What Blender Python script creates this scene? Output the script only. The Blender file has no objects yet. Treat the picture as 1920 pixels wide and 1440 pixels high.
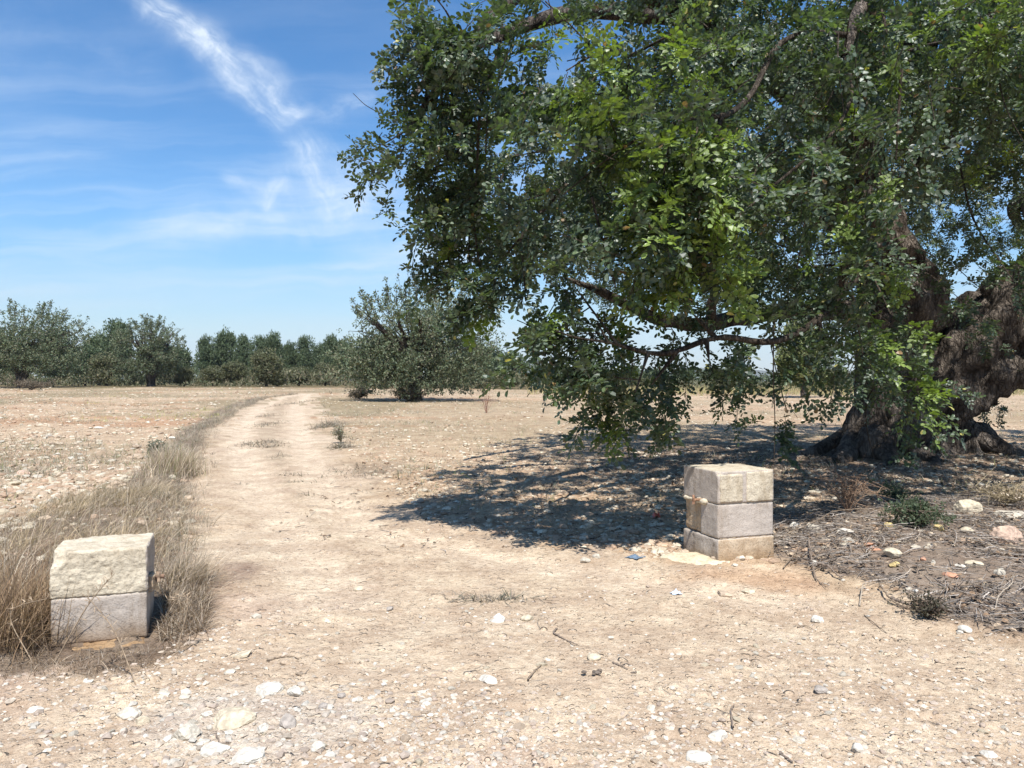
import bpy, math
import numpy as np
from mathutils import Vector

# ------------------------------------------------------------------ camera, sky, sun
SC = bpy.context.scene
COL = SC.collection
H = 1.17          # eye height of the photographer (seated height)
F = 1450.0        # focal length in photo pixels, photo is 1920 x 1440
HY = 712.0        # row of the horizon

cam_d = bpy.data.cameras.new("camera")
cam_d.sensor_width = 36.0
cam_d.lens = F / 1920 * 36.0
cam_d.shift_y = (HY - 720.0) / 1920.0
cam_d.clip_start = 0.05
cam_d.clip_end = 12000
cam = bpy.data.objects.new("camera", cam_d)
cam.location = (0, 0, H)
cam.rotation_euler = (math.radians(90), 0, 0)
COL.objects.link(cam)
SC.camera = cam

SC.view_settings.view_transform = 'Standard'
SC.view_settings.look = 'None'
SC.view_settings.gamma = 1
SC.view_settings.exposure = 0.74
SC.cycles.max_bounces = 6
SC.cycles.diffuse_bounces = 3
SC.cycles.glossy_bounces = 2
SC.cycles.transmission_bounces = 3
SC.cycles.transparent_max_bounces = 4
SC.cycles.caustics_reflective = False
SC.cycles.caustics_refractive = False

SUN = Vector((0.03, -0.52, 0.86)).normalized()      # towards the sun
elev = math.asin(SUN.z)
azim = math.atan2(SUN.x, SUN.y)
sun_d = bpy.data.lights.new("sun", 'SUN')
sun_d.energy = 4.5
sun_d.angle = math.radians(0.53)
sun_d.color = (1.0, 0.965, 0.91)
sun = bpy.data.objects.new("sun", sun_d)
sun.rotation_euler = (-SUN).to_track_quat('-Z', 'Y').to_euler()
sun.location = (0, 0, 30)
COL.objects.link(sun)


class N:
    """small helper to write node graphs as expressions"""
    def __init__(self, tree):
        self.t = tree
        self.t.nodes.clear()

    def node(self, kind, **kw):
        n = self.t.nodes.new(kind)
        for k, v in kw.items():
            setattr(n, k, v)
        return n

    def put(self, sock, v):
        if v is None:
            return
        if isinstance(v, bpy.types.NodeSocket):
            self.t.links.new(v, sock)
        else:
            if hasattr(sock.default_value, '__len__') and not hasattr(v, '__len__'):
                v = [v] * len(sock.default_value)
            elif hasattr(sock.default_value, '__len__') and len(sock.default_value) == 4 and len(v) == 3:
                v = (*v, 1)
            sock.default_value = v

    def m(self, op, a, b=None, c=None, clamp=False):
        n = self.node('ShaderNodeMath', operation=op, use_clamp=clamp)
        self.put(n.inputs[0], a)
        self.put(n.inputs[1], b)
        self.put(n.inputs[2], c)
        return n.outputs[0]

    def mix(self, f, a, b, blend='MIX'):
        n = self.node('ShaderNodeMix', data_type='RGBA', blend_type=blend)
        n.clamp_factor = True
        self.put(n.inputs[0], f)
        self.put(n.inputs[6], a)
        self.put(n.inputs[7], b)
        return n.outputs[2]

    def noise(self, vec, scale, detail=4, rough=0.55, dist=0.0):
        n = self.node('ShaderNodeTexNoise')
        if vec is not None:
            self.put(n.inputs['Vector'], vec)
        n.inputs['Scale'].default_value = scale
        n.inputs['Detail'].default_value = detail
        n.inputs['Roughness'].default_value = rough
        n.inputs['Distortion'].default_value = dist
        return n.outputs['Fac']

    def voro(self, vec, scale, feature='F1', out='Distance', rnd=1.0):
        n = self.node('ShaderNodeTexVoronoi', feature=feature)
        if vec is not None:
            self.put(n.inputs['Vector'], vec)
        n.inputs['Scale'].default_value = scale
        n.inputs['Randomness'].default_value = rnd
        return n.outputs[out]

    def ramp(self, f, lo, hi, a=0.0, b=1.0):
        n = self.node('ShaderNodeMapRange', interpolation_type='SMOOTHSTEP')
        self.put(n.inputs[0], f)
        n.inputs[1].default_value = lo
        n.inputs[2].default_value = hi
        n.inputs[3].default_value = a
        n.inputs[4].default_value = b
        return n.outputs[0]

    def comb(self, x, y, z):
        n = self.node('ShaderNodeCombineXYZ')
        for i, v in enumerate((x, y, z)):
            self.put(n.inputs[i], v)
        return n.outputs[0]

    def sep(self, v):
        n = self.node('ShaderNodeSeparateXYZ')
        self.put(n.inputs[0], v)
        return n.outputs

    def scalev(self, v, s):
        n = self.node('ShaderNodeVectorMath', operation='MULTIPLY')
        self.put(n.inputs[0], v)
        self.put(n.inputs[1], s)
        return n.outputs[0]


def build_world():
    w = bpy.data.worlds.new("World")
    SC.world = w
    w.use_nodes = True
    g = N(w.node_tree)
    sky = g.node('ShaderNodeTexSky', sky_type='NISHITA')
    sky.sun_disc = False
    sky.sun_elevation = elev
    sky.sun_rotation = azim
    sky.altitude = 300
    sky.air_density = 1.0
    sky.dust_density = 0.25
    sky.ozone_density = 3.2
    tc = g.node('ShaderNodeTexCoord')
    x, y, z = g.sep(tc.outputs['Generated'])[:3]
    ay = g.m('MAXIMUM', g.m('ABSOLUTE', y), 0.08)
    u = g.m('DIVIDE', x, ay)
    v = g.m('DIVIDE', z, ay)

    def P(px, py):
        return (px - 960) / F, (HY - py) / F
    warp = g.noise(g.comb(u, v, 0.0), 9.0, 3)
    warp2 = g.noise(g.comb(u, v, 3.1), 9.0, 3)
    uw = g.m('MULTIPLY_ADD', g.m('SUBTRACT', warp, 0.5), 0.05, u)
    vw = g.m('MULTIPLY_ADD', g.m('SUBTRACT', warp2, 0.5), 0.05, v)
    total = None

    def add(val):
        nonlocal total
        total = val if total is None else g.m('ADD', total, val)

    def local(cx, cy, ang):
        c, s = math.cos(ang), math.sin(ang)
        du = g.m('SUBTRACT', uw, cx)
        dv = g.m('SUBTRACT', vw, cy)
        a = g.m('ADD', g.m('MULTIPLY', du, c), g.m('MULTIPLY', dv, s))
        b = g.m('ADD', g.m('MULTIPLY', du, -s), g.m('MULTIPLY', dv, c))
        return a, b

    def wisp(p, q, w0, w1, strength, nscale=26.0, stretch=0.22, seed=0.0, soft=0.35, shear=0.0):
        (u0, v0), (u1, v1) = P(*p), P(*q)
        L = math.hypot(u1 - u0, v1 - v0)
        ang = math.atan2(v1 - v0, u1 - u0)
        a, b = local(u0, v0, ang)
        t = g.m('DIVIDE', a, L)
        ends = g.m('MULTIPLY', g.ramp(t, -0.12, soft), g.ramp(t, 1.0 - soft * 0.35, 1.05, 1.0, 0.0))
        wd = g.ramp(t, 0.0, 1.0, w0 / F, w1 / F)
        r = g.m('DIVIDE', b, wd)
        prof = g.m('POWER', 2.718, g.m('MULTIPLY', g.m('MULTIPLY', r, r), -1.0))
        nz = g.noise(g.comb(g.m('MULTIPLY', a, stretch), b, seed), nscale * 2.2, 6, 0.62, 0.4)
        nz2 = g.noise(g.comb(g.m('MULTIPLY', a, 0.8), g.m('MULTIPLY', b, 0.9), seed + 5), nscale * 1.4, 6, 0.65)
        tex = g.m('MULTIPLY', g.ramp(nz, 0.25, 0.7), g.ramp(nz2, 0.25, 0.72))
        add(g.m('MULTIPLY', g.m('MULTIPLY', g.m('MULTIPLY', ends, prof), g.m('MULTIPLY_ADD', tex, 0.85, 0.15)), strength))

    wisp((255, -15), (556, 225), 24, 32, 1.0, seed=1.0, soft=0.12)
    wisp((330, 45), (540, 170), 34, 26, 0.5, seed=2.4, soft=0.3)
    wisp((545, 240), (655, 430), 36, 74, 0.75, seed=4.0, soft=0.3)
    wisp((560, 215), (720, 190), 24, 20, 0.42, seed=7.0)
    wisp((408, 330), (520, 372), 10, 18, 0.8, seed=9.0)
    wisp((530, 330), (500, 395), 22, 14, 0.5, seed=11.0)
    wisp((240, 420), (560, 425), 30, 34, 0.62, nscale=14, seed=13.0)
    wisp((600, 480), (900, 470), 44, 50, 0.62, nscale=12, seed=15.0)
    wisp((-200, 60), (330, 110), 80, 60, 0.16, nscale=12, seed=17.0)
    wisp((600, 400), (740, 320), 36, 22, 0.26, seed=19.0)
    # low, long, flat veils
    vv = g.m('MULTIPLY_ADD', g.m('SUBTRACT', warp, 0.5), 0.035, v)
    strata = g.noise(g.comb(g.m('MULTIPLY', u, 0.9), g.m('MULTIPLY_ADD', u, -0.35, g.m('MULTIPLY', vv, 11.0)), 2.0), 2.4, 6, 0.55, 0.3)
    band = g.m('MULTIPLY', g.ramp(v, 0.0, 0.10), g.ramp(v, 0.16, 0.46, 1.0, 0.12))
    add(g.m('MULTIPLY', g.m('MULTIPLY', g.ramp(strata, 0.38, 0.78), band), 0.62))
    add(g.m('MULTIPLY', g.ramp(g.noise(g.comb(g.m('MULTIPLY', u, 2.0), g.m('MULTIPLY', vv, 6.0), 8.0), 2.0, 5, 0.5), 0.42, 0.8), 0.06))
    add(g.ramp(v, 0.0, 0.17, 0.60, 0.0))
    fac = g.m('MULTIPLY', total, g.ramp(z, -0.02, 0.02), clamp=True)
    hs = g.node('ShaderNodeHueSaturation')
    g.put(hs.inputs['Color'], sky.outputs[0])
    hs.inputs['Saturation'].default_value = 1.25
    g.put(hs.inputs['Value'], g.ramp(z, -0.02, 0.22, 0.62, 1.0))
    cloud = g.mix(g.ramp(v, 0.0, 0.4), (3.7, 4.7, 5.5), (5.4, 6.0, 6.7))
    col = g.mix(g.m('MULTIPLY', fac, 0.85), hs.outputs[0], cloud)
    bg = g.node('ShaderNodeBackground')
    g.put(bg.inputs[0], col)
    bg.inputs[1].default_value = 0.105
    out = g.node('ShaderNodeOutputWorld')
    g.t.links.new(bg.outputs[0], out.inputs[0])


build_world()

# ------------------------------------------------------------------ helpers
rng = np.random.default_rng(7)


def tag(o, label=None, cat=None, group=None, kind=None):
    if label: o['label'] = label
    if cat: o['category'] = cat
    if group: o['group'] = group
    if kind: o['kind'] = kind
    return o


def empty(name, loc=(0, 0, 0), label=None, cat=None, group=None):
    o = bpy.data.objects.new(name, None)
    o.empty_display_size = 0.2
    o.location = loc
    COL.objects.link(o)
    return tag(o, label, cat, group)


def build(name, parts, mats, parent=None, smooth=False):
    """parts: list of (V(n,3), F(m,k), matindex, colours (n,3) or (m,3) or None). One mesh object."""
    parts = [p for p in parts if len(p[0])]
    nv = sum(len(p[0]) for p in parts)
    V = np.concatenate([p[0] for p in parts]).astype(np.float32)
    loops, starts, totals, mi = [], [], [], []
    off = 0
    ls = 0
    Cc = np.ones((nv, 4), np.float32)
    for p in parts:
        v, f, m = p[0], np.asarray(p[1]), p[2]
        k = f.shape[1]
        loops.append((f + off).ravel())
        starts.append(ls + np.arange(len(f)) * k)
        totals.append(np.full(len(f), k))
        mi.append(np.full(len(f), m))
        if len(p) > 3 and p[3] is not None:
            Cc[off:off + len(v), :3] = p[3]
        off += len(v)
        ls += f.size
    loops = np.concatenate(loops).astype(np.int32)
    starts = np.concatenate(starts).astype(np.int32)
    mi = np.concatenate(mi).astype(np.int32)
    me = bpy.data.meshes.new(name)
    me.vertices.add(nv)
    me.vertices.foreach_set("co", V.ravel())
    me.loops.add(len(loops))
    me.loops.foreach_set("vertex_index", loops)
    me.polygons.add(len(starts))
    me.polygons.foreach_set("loop_start", starts)
    for m in mats:
        me.materials.append(m)
    me.polygons.foreach_set("material_index", mi)
    me.polygons.foreach_set("use_smooth", np.full(len(starts), bool(smooth)))
    if any(len(p) > 3 and p[3] is not None for p in parts):
        a = me.color_attributes.new("Col", 'FLOAT_COLOR', 'POINT')
        a.data.foreach_set("color", Cc.ravel())
    me.update(calc_edges=True)
    me.validate(clean_customdata=False)
    o = bpy.data.objects.new(name, me)
    COL.objects.link(o)
    if parent is not None:
        o.parent = parent
    return o


def hsh(i, j, k, seed):
    i = i.astype(np.int64); j = j.astype(np.int64); k = k.astype(np.int64)
    n = (i * 374761393 + j * 668265263 + k * 2147483647 + seed * 1274126177) & 0xFFFFFFFF
    n = ((n ^ (n >> 13)) * 1274126177) & 0xFFFFFFFF
    n = ((n ^ (n >> 16)) * 2246822519) & 0xFFFFFFFF
    n = n ^ (n >> 15)
    return (n & 0xFFFFFF) / float(0xFFFFFF)


def vnoise(x, y, z=None, seed=0):
    if z is None:
        z = np.zeros_like(x)
    ix, iy, iz = np.floor(x), np.floor(y), np.floor(z)
    fx, fy, fz = x - ix, y - iy, z - iz
    fx = fx * fx * (3 - 2 * fx); fy = fy * fy * (3 - 2 * fy); fz = fz * fz * (3 - 2 * fz)
    flat = not np.any(fz)
    def pl(kz):
        a = hsh(ix, iy, kz, seed); b = hsh(ix + 1, iy, kz, seed)
        c = hsh(ix, iy + 1, kz, seed); d = hsh(ix + 1, iy + 1, kz, seed)
        return (a * (1 - fx) + b * fx) * (1 - fy) + (c * (1 - fx) + d * fx) * fy
    r = pl(iz)
    if not flat:
        r = r * (1 - fz) + pl(iz + 1) * fz
    return r * 2 - 1


def fbm(x, y, z=None, seed=0, oct=4, gain=0.5):
    s = 0; a = 1.0; t = 0
    for o in range(oct):
        s = s + a * vnoise(x * 2 ** o, y * 2 ** o, None if z is None else z * 2 ** o, seed + o * 17)
        t += a
        a *= gain
    return s / t


def sstep(x, a, b):
    t = np.clip((x - a) / (b - a), 0, 1)
    return t * t * (3 - 2 * t)


def terr(x, y):
    """smooth lie of the land"""
    x = np.asarray(x, float); y = np.asarray(y, float)
    k = 1 - 0.5 * sstep(x, -14, 14)
    z = 0.0118 * np.clip(y - 12, 0, 50) * k
    z = z - 1.6 * sstep(y, 85, 220) - 0.9 * sstep(y, 62, 110) * sstep(x, 10, 60)
    return z


def G(px, py):
    """photo pixel -> point on the ground"""
    Y = 20.0
    u = (px - 960) / F
    for _ in range(60):
        Y = 0.5 * Y + 0.5 * min(130.0, (H - float(terr(u * Y, Y))) * F / (py - HY))
    return (u * Y, Y)


def U(px, py, d):
    """photo pixel at a known distance -> point in space"""
    return np.array([(px - 960) / F * d, d, H + (HY - py) / F * d])


TRACK = [(-60, 2.9), G(0, 1288), G(200, 1272), G(330, 1232), G(398, 1140), G(384, 1060), G(368, 950), G(370, 870), G(392, 810),
         G(440, 772), G(500, 746), G(560, 737.5), G(602, 736.5), G(596, 748), G(590, 765), G(622, 820), G(665, 865), G(720, 915),
         G(800, 975), G(1000, 1012), G(1260, 1050), G(1480, 1070), G(1640, 1112), G(1790, 1180), G(1920, 1206), (60, 4.2), (60, -14), (-60, -14)]
DUFF = [G(1440, 975), G(1600, 945), G(1960, 935), (9, 6.0), (9, 3.6), G(1930, 1190), G(1800, 1168), G(1650, 1100), G(1480, 1055), G(1380, 1035)]
VERGE = [(-4.6, 2.95), G(0, 1285), G(200, 1268), G(330, 1228), G(396, 1140), G(384, 1060), G(366, 950), G(368, 870), G(390, 812),
         G(438, 775), G(500, 748), G(470, 748), G(400, 772), G(330, 815), G(285, 862), G(180, 930), G(0, 990), (-5.2, 4.6)]


def sdist(x, y, poly):
    """signed distance to a polygon, positive inside"""
    x = np.asarray(x, float); y = np.asarray(y, float)
    d = np.full(x.shape, 1e9)
    ins = np.zeros(x.shape, bool)
    n = len(poly)
    for i in range(n):
        x0, y0 = poly[i]; x1, y1 = poly[(i + 1) % n]
        ex, ey = x1 - x0, y1 - y0
        L = ex * ex + ey * ey + 1e-12
        t = np.clip(((x - x0) * ex + (y - y0) * ey) / L, 0, 1)
        d = np.minimum(d, np.hypot(x - x0 - t * ex, y - y0 - t * ey))
        c = ((y0 > y) != (y1 > y))
        xi = x0 + (y - y0) * ex / (ey if abs(ey) > 1e-12 else 1e-12)
        ins ^= c & (x < xi)
    return np.where(ins, d, -d)


def gz(x, y, td=None):
    """ground height with relief"""
    x = np.asarray(x, float); y = np.asarray(y, float)
    r = np.hypot(x, y)
    if td is None:
        td = sdist(x, y, TRACK)
    tr = sstep(td, -0.25, 0.25)
    near = 1 - sstep(r, 25, 60)
    z = terr(x, y)
    z = z + 0.05 * fbm(x * 0.35, y * 0.35, seed=3, oct=3) * (1 - 0.45 * tr)
    z = z - 0.028 * (np.exp(-((td - .60) / .20) ** 2) + .8 * np.exp(-((td - 1.75) / .22) ** 2)) * sstep(y, 3.8, 5.5) * (x < 1) * (1 + .5 * fbm(x * 2, y * 1.2, seed=19, oct=2))
    z = z + near * 0.010 * fbm(x * 2.3, y * 2.3, seed=9, oct=3)
    z = z + near * (0.020 * (1 - tr) + 0.006 * tr) * fbm(x * 9, y * 9, seed=21, oct=3)
    z = z + near * 0.0075 * fbm(x * 34, y * 34, seed=31, oct=2) * (1 - 0.25 * tr)
    # half-buried lumps and crumbs of clay
    q = vnoise(x * 13 + 40, y * 13, seed=55)
    z = z + near * 0.013 * sstep(q, .45, .85) * (0.35 + 0.65 * sstep(fbm(x * 1.6, y * 1.6, seed=15, oct=3), -.1, .3))
    # bank beside the track, twig heap
    z = z + 0.05 * sstep(sdist(x, y, DUFF), -0.1, 0.7) + 0.035 * sstep(sdist(x, y, VERGE), 0.0, 0.35)
    z = z - 0.075 * np.exp(-(((x + 1.86) / .42) ** 2 + ((y - 3.40) / .34) ** 2))
    # mound at the old trunk
    z = z + 0.16 * np.exp(-(((x - 6.0) / 1.7) ** 2 + ((y - 11.4) / 1.4) ** 2))
    return z


def g1(x, y):
    return float(gz(np.array([x]), np.array([y]))[0])


# ------------------------------------------------------------------ materials
def new_mat(name):
    m = bpy.data.materials.new(name)
    m.use_nodes = True
    return m, N(m.node_tree)


def finish(g, base, rough=0.9, bump=None, bstr=0.4, bdist=0.01, spec=0.3, transl=None):
    p = g.node('ShaderNodeBsdfPrincipled')
    g.put(p.inputs['Base Color'], base)
    g.put(p.inputs['Roughness'], rough)
    p.inputs['Specular IOR Level'].default_value = spec
    if bump is not None:
        b = g.node('ShaderNodeBump')
        b.inputs['Strength'].default_value = bstr
        b.inputs['Distance'].default_value = bdist
        g.put(b.inputs['Height'], bump)
        g.put(p.inputs['Normal'], b.outputs[0])
    o = g.node('ShaderNodeOutputMaterial')
    sh = p.outputs[0]
    if transl is not None:
        tb = g.node('ShaderNodeBsdfTranslucent')
        g.put(tb.inputs[0], transl[0])
        mx = g.node('ShaderNodeMixShader')
        mx.inputs[0].default_value = transl[1]
        g.t.links.new(sh, mx.inputs[1])
        g.t.links.new(tb.outputs[0], mx.inputs[2])
        sh = mx.outputs[0]
    g.t.links.new(sh, o.inputs[0])


def attr(g, name="Col"):
    a = g.node('ShaderNodeAttribute', attribute_name=name)
    return a.outputs['Color']


def objco(g):
    return g.node('ShaderNodeTexCoord').outputs['Object']


def geopos(g):
    return g.node('ShaderNodeNewGeometry').outputs['Position']


def mat_ground():
    m, g = new_mat("earth")
    pos = geopos(g)
    base = attr(g)
    n1 = g.noise(pos, 3.0, 5, 0.6)
    n2 = g.noise(pos, 22.0, 5, 0.65)
    n3 = g.noise(pos, 90.0, 4, 0.65)
    cell = g.voro(pos, 42.0, out='Color')
    cd = g.voro(pos, 42.0)
    cr = g.sep(cell)[0]
    pebble = g.m('MULTIPLY', g.ramp(cr, 0.66, 0.74), g.ramp(cd, 0.30, 0.46, 1.0, 0.0))
    cell2 = g.voro(pos, 15.0, out='Color')
    cd2 = g.voro(pos, 15.0)
    peb2 = g.m('MULTIPLY', g.ramp(g.sep(cell2)[1], 0.80, 0.86), g.ramp(cd2, 0.22, 0.36, 1.0, 0.0))
    c = g.mix(g.ramp(n1, 0.35, 0.68), g.mix(1.0, base, (0.84, 0.79, 0.76), 'MULTIPLY'), g.mix(1.0, base, (1.10, 1.09, 1.06), 'MULTIPLY'))
    c = g.mix(g.ramp(n2, 0.3, 0.75, 0.0, 0.75), g.mix(1.0, c, (0.78, 0.72, 0.67), 'MULTIPLY'), g.mix(1.0, c, (1.12, 1.11, 1.09), 'MULTIPLY'))
    c = g.mix(g.ramp(n3, 0.30, 0.52, 0.75, 0.0), c, g.mix(1.0, c, (0.60, 0.54, 0.49), 'MULTIPLY'))
    pc = g.mix(g.ramp(g.sep(cell)[2], 0.0, 1.0), g.mix(1.0, c, (1.25, 1.24, 1.22), 'MULTIPLY'), g.mix(1.0, c, (0.78, 0.76, 0.75), 'MULTIPLY'))
    c = g.mix(g.m('MULTIPLY', pebble, 0.75), c, pc)
    c = g.mix(g.m('MULTIPLY', peb2, 0.55), c, g.mix(1.0, c, (1.3, 1.28, 1.25), 'MULTIPLY'))
    h = g.m('ADD', g.m('MULTIPLY', n2, 0.9), g.m('MULTIPLY', n3, 0.55))
    h = g.m('ADD', h, g.m('MULTIPLY', pebble, 0.5))
    h = g.m('ADD', h, g.m('MULTIPLY', peb2, 0.8))
    finish(g, c, 0.95, h, 1.0, 0.020, 0.15)
    return m


def mat_attr(name, rough=0.85, nscale=30.0, amount=0.35, bump=0.4, bdist=0.004, spec=0.25, transl=None, obj=False):
    m, g = new_mat(name)
    base = attr(g)
    pos = objco(g) if obj else geopos(g)
    n = g.noise(pos, nscale, 4, 0.6)
    lo, hi = 1 - amount, 1 + amount * 0.6
    c = g.mix(g.ramp(n, 0.3, 0.7), g.mix(1.0, base, (lo, lo, lo), 'MULTIPLY'), g.mix(1.0, base, (hi, hi, hi), 'MULTIPLY'))
    tr = None
    if transl:
        tr = (g.mix(1.0, c, transl[0], 'MULTIPLY'), transl[1])
    finish(g, c, rough, n if bump else None, bump, bdist, spec, tr)
    return m


def mat_leaf():
    m, g = new_mat("carob_leaf")
    base = attr(g)
    c = g.mix(g.ramp(g.noise(geopos(g), 14.0, 2), 0.3, 0.7), g.mix(1.0, base, (0.75, 0.78, 0.8), 'MULTIPLY'), g.mix(1.0, base, (1.2, 1.2, 1.1), 'MULTIPLY'))
    finish(g, c, 0.44, None, spec=0.55, transl=(g.mix(1.0, c, (2.3, 2.5, 0.9), 'MULTIPLY'), 0.24))
    return m


def mat_foliage(name, rough=0.6, spec=0.3, t=0.15):
    m, g = new_mat(name)
    base = attr(g)
    finish(g, base, rough, None, spec=spec, transl=(g.mix(1.0, base, (1.8, 1.9, 1.0), 'MULTIPLY'), t))
    return m


def mat_bark(name, dark=(0.070, 0.056, 0.045), light=(0.34, 0.285, 0.235), sc=1.0):
    m, g = new_mat(name)
    pos = geopos(g)
    ps = g.scalev(pos, (1.0, 1.0, 0.35))
    n1 = g.noise(ps, 3.2 * sc, 6, 0.62, 0.8)
    n2 = g.noise(ps, 16.0 * sc, 6, 0.68, 0.5)
    pw = g.node('ShaderNodeVectorMath', operation='ADD')
    g.put(pw.inputs[0], g.scalev(pos, (1.0, 1.0, 0.22)))
    g.put(pw.inputs[1], g.comb(g.m('MULTIPLY', n1, .12), g.m('MULTIPLY', n2, .05), 0.0))
    v = g.ramp(g.voro(pw.outputs[0], 21.0 * sc, 'DISTANCE_TO_EDGE'), 0.0, 0.16)
    v2 = g.ramp(g.voro(pw.outputs[0], 52.0 * sc, 'DISTANCE_TO_EDGE'), 0.0, 0.2)
    c = g.mix(g.ramp(n1, 0.32, 0.66), dark, light)
    c = g.mix(g.ramp(n2, 0.32, 0.72, 0.65, 0.0), c, g.mix(1.0, c, (0.35, 0.33, 0.32), 'MULTIPLY'))
    c = g.mix(g.m('MULTIPLY', g.m('SUBTRACT', 1.0, v), 0.6), c, g.mix(1.0, c, (0.38, 0.36, 0.35), 'MULTIPLY'))
    h = g.m('ADD', g.m('MULTIPLY', n1, 1.2), g.m('ADD', n2, g.m('ADD', g.m('MULTIPLY', v, 0.8), g.m('MULTIPLY', v2, 0.35))))
    finish(g, c, 0.92, h, 1.0, 0.045 / sc, 0.15)
    return m


def mat_concrete(name, base, spot, grain=160.0, rough_sc=9.0, bstr=0.6, dirt=(0.55, 0.42, 0.28), dz=0.0):
    m, g = new_mat(name)
    pos = geopos(g)
    n1 = g.noise(pos, rough_sc, 5, 0.6)
    n2 = g.noise(pos, grain, 3, 0.7)
    n3 = g.noise(pos, 38.0, 5, 0.7)
    c = g.mix(g.ramp(n1, 0.3, 0.7), base, spot)
    c = g.mix(g.ramp(n2, 0.30, 0.52, 0.7, 0.0), c, g.mix(1.0, c, (0.55, 0.52, 0.5), 'MULTIPLY'))
    zz = g.sep(pos)[2]
    c = g.mix(g.m('MULTIPLY', g.ramp(g.m('MULTIPLY_ADD', n1, 0.12, zz), dz + 0.03, dz + 0.17, 1.0, 0.0), 0.8), c, g.mix(1.0, c, dirt, 'MULTIPLY'))
    c = g.mix(g.m('MULTIPLY', g.ramp(g.noise(g.scalev(pos, (1, 1, 0.25)), 12.0, 4, 0.6), 0.46, 0.66), 0.55), c, g.mix(1.0, c, (0.62, 0.56, 0.49), 'MULTIPLY'))
    h = g.m('ADD', g.m('MULTIPLY', n3, 1.2), g.m('MULTIPLY', n2, 0.6))
    finish(g, c, 0.93, h, bstr, 0.006, 0.2)
    return m


M = {}
M['ground'] = mat_ground()
M['leaf'] = mat_leaf()
M['fol'] = mat_foliage("shrub_foliage")
M['grass'] = mat_foliage("dry_grass", 0.75, 0.2, 0.10)
M['bark'] = mat_bark("carob_bark")
M['bark_thin'] = mat_bark("branch_bark", (0.07, 0.055, 0.042), (0.27, 0.22, 0.17), 2.2)
M['stone'] = mat_attr("limestone", 0.9, 38.0, 0.30, 0.7, 0.006, obj=True)
M['pebble'] = mat_attr("pebbles", 0.9, 60.0, 0.25, 0.3, 0.003)
M['twig'] = mat_attr("dead_wood", 0.9, 70.0, 0.4, 0.5, 0.002)
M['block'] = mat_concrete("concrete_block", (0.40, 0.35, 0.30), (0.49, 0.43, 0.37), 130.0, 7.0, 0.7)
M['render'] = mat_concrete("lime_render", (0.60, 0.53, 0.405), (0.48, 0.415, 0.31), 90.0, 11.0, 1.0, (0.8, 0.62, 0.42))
M['mortar'] = mat_concrete("earthy_mortar", (0.53, 0.43, 0.31), (0.44, 0.33, 0.22), 90.0, 14.0, 1.0)
M['slab'] = mat_concrete("mortar_spill", (0.66, 0.60, 0.45), (0.56, 0.49, 0.35), 60.0, 8.0, 0.9, (0.95, 0.9, 0.85))
M['rust'] = mat_attr("rusty_iron", 0.75, 60.0, 0.5, 0.4, 0.002)
M['plastic'] = mat_attr("litter_film", 0.35, 40.0, 0.15, 0.3, 0.002, 0.5)


def rot_to(d):
    """rotation matrices whose columns are (side, forward=d, up) for unit d (n,3)"""
    d = d / np.linalg.norm(d, axis=1, keepdims=True)
    up = np.tile([0, 0, 1.0], (len(d), 1))
    bad = np.abs(d[:, 2]) > 0.97
    up[bad] = [1, 0, 0]
    s = np.cross(d, up); s /= np.linalg.norm(s, axis=1, keepdims=True)
    u = np.cross(s, d)
    return np.stack([s, d, u], axis=2)


def tube(P, R, sides=6, cap=True):
    """tube mesh along a polyline"""
    P = np.asarray(P, float); R = np.asarray(R, float)
    n = len(P)
    T = np.gradient(P, axis=0)
    T /= np.linalg.norm(T, axis=1, keepdims=True) + 1e-12
    ref = np.array([0, 0, 1.0]) if abs(T[0, 2]) < 0.9 else np.array([1.0, 0, 0])
    V = []
    s = np.cross(T[0], ref); s /= np.linalg.norm(s)
    ang = np.arange(sides) / sides * 2 * np.pi
    for i in range(n):
        s = s - T[i] * np.dot(s, T[i]); s /= np.linalg.norm(s) + 1e-12
        b = np.cross(T[i], s)
        V.append(P[i] + R[i] * (np.cos(ang)[:, None] * s + np.sin(ang)[:, None] * b))
    V = np.concatenate(V)
    i = np.arange(n - 1)[:, None] * sides
    j = np.arange(sides)[None]
    j2 = (j + 1) % sides
    Fq = np.stack([i + j, i + j2, i + sides + j2, i + sides + j], axis=-1).reshape(-1, 4)
    if cap and sides == 4:
        Fq = np.vstack([Fq, [[0, 3, 2, 1]], [[(n - 1) * 4 + q for q in range(4)]]])
    return V, Fq


def smooth_path(P, R, seg=6):
    """Catmull-Rom resampling of a polyline with radii"""
    P = np.asarray(P, float); R = np.asarray(R, float)
    Q = np.column_stack([P, R])
    Q = np.vstack([2 * Q[0] - Q[1], Q, 2 * Q[-1] - Q[-2]])
    out = []
    for i in range(1, len(Q) - 2):
        for k in range(seg):
            t = k / seg
            p0, p1, p2, p3 = Q[i - 1], Q[i], Q[i + 1], Q[i + 2]
            out.append(0.5 * ((2 * p1) + (-p0 + p2) * t + (2 * p0 - 5 * p1 + 4 * p2 - p3) * t * t + (-p0 + 3 * p1 - 3 * p2 + p3) * t ** 3))
    out.append(Q[-2])
    out = np.array(out)
    return out[:, :3], np.maximum(out[:, 3], 0.001)

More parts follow.
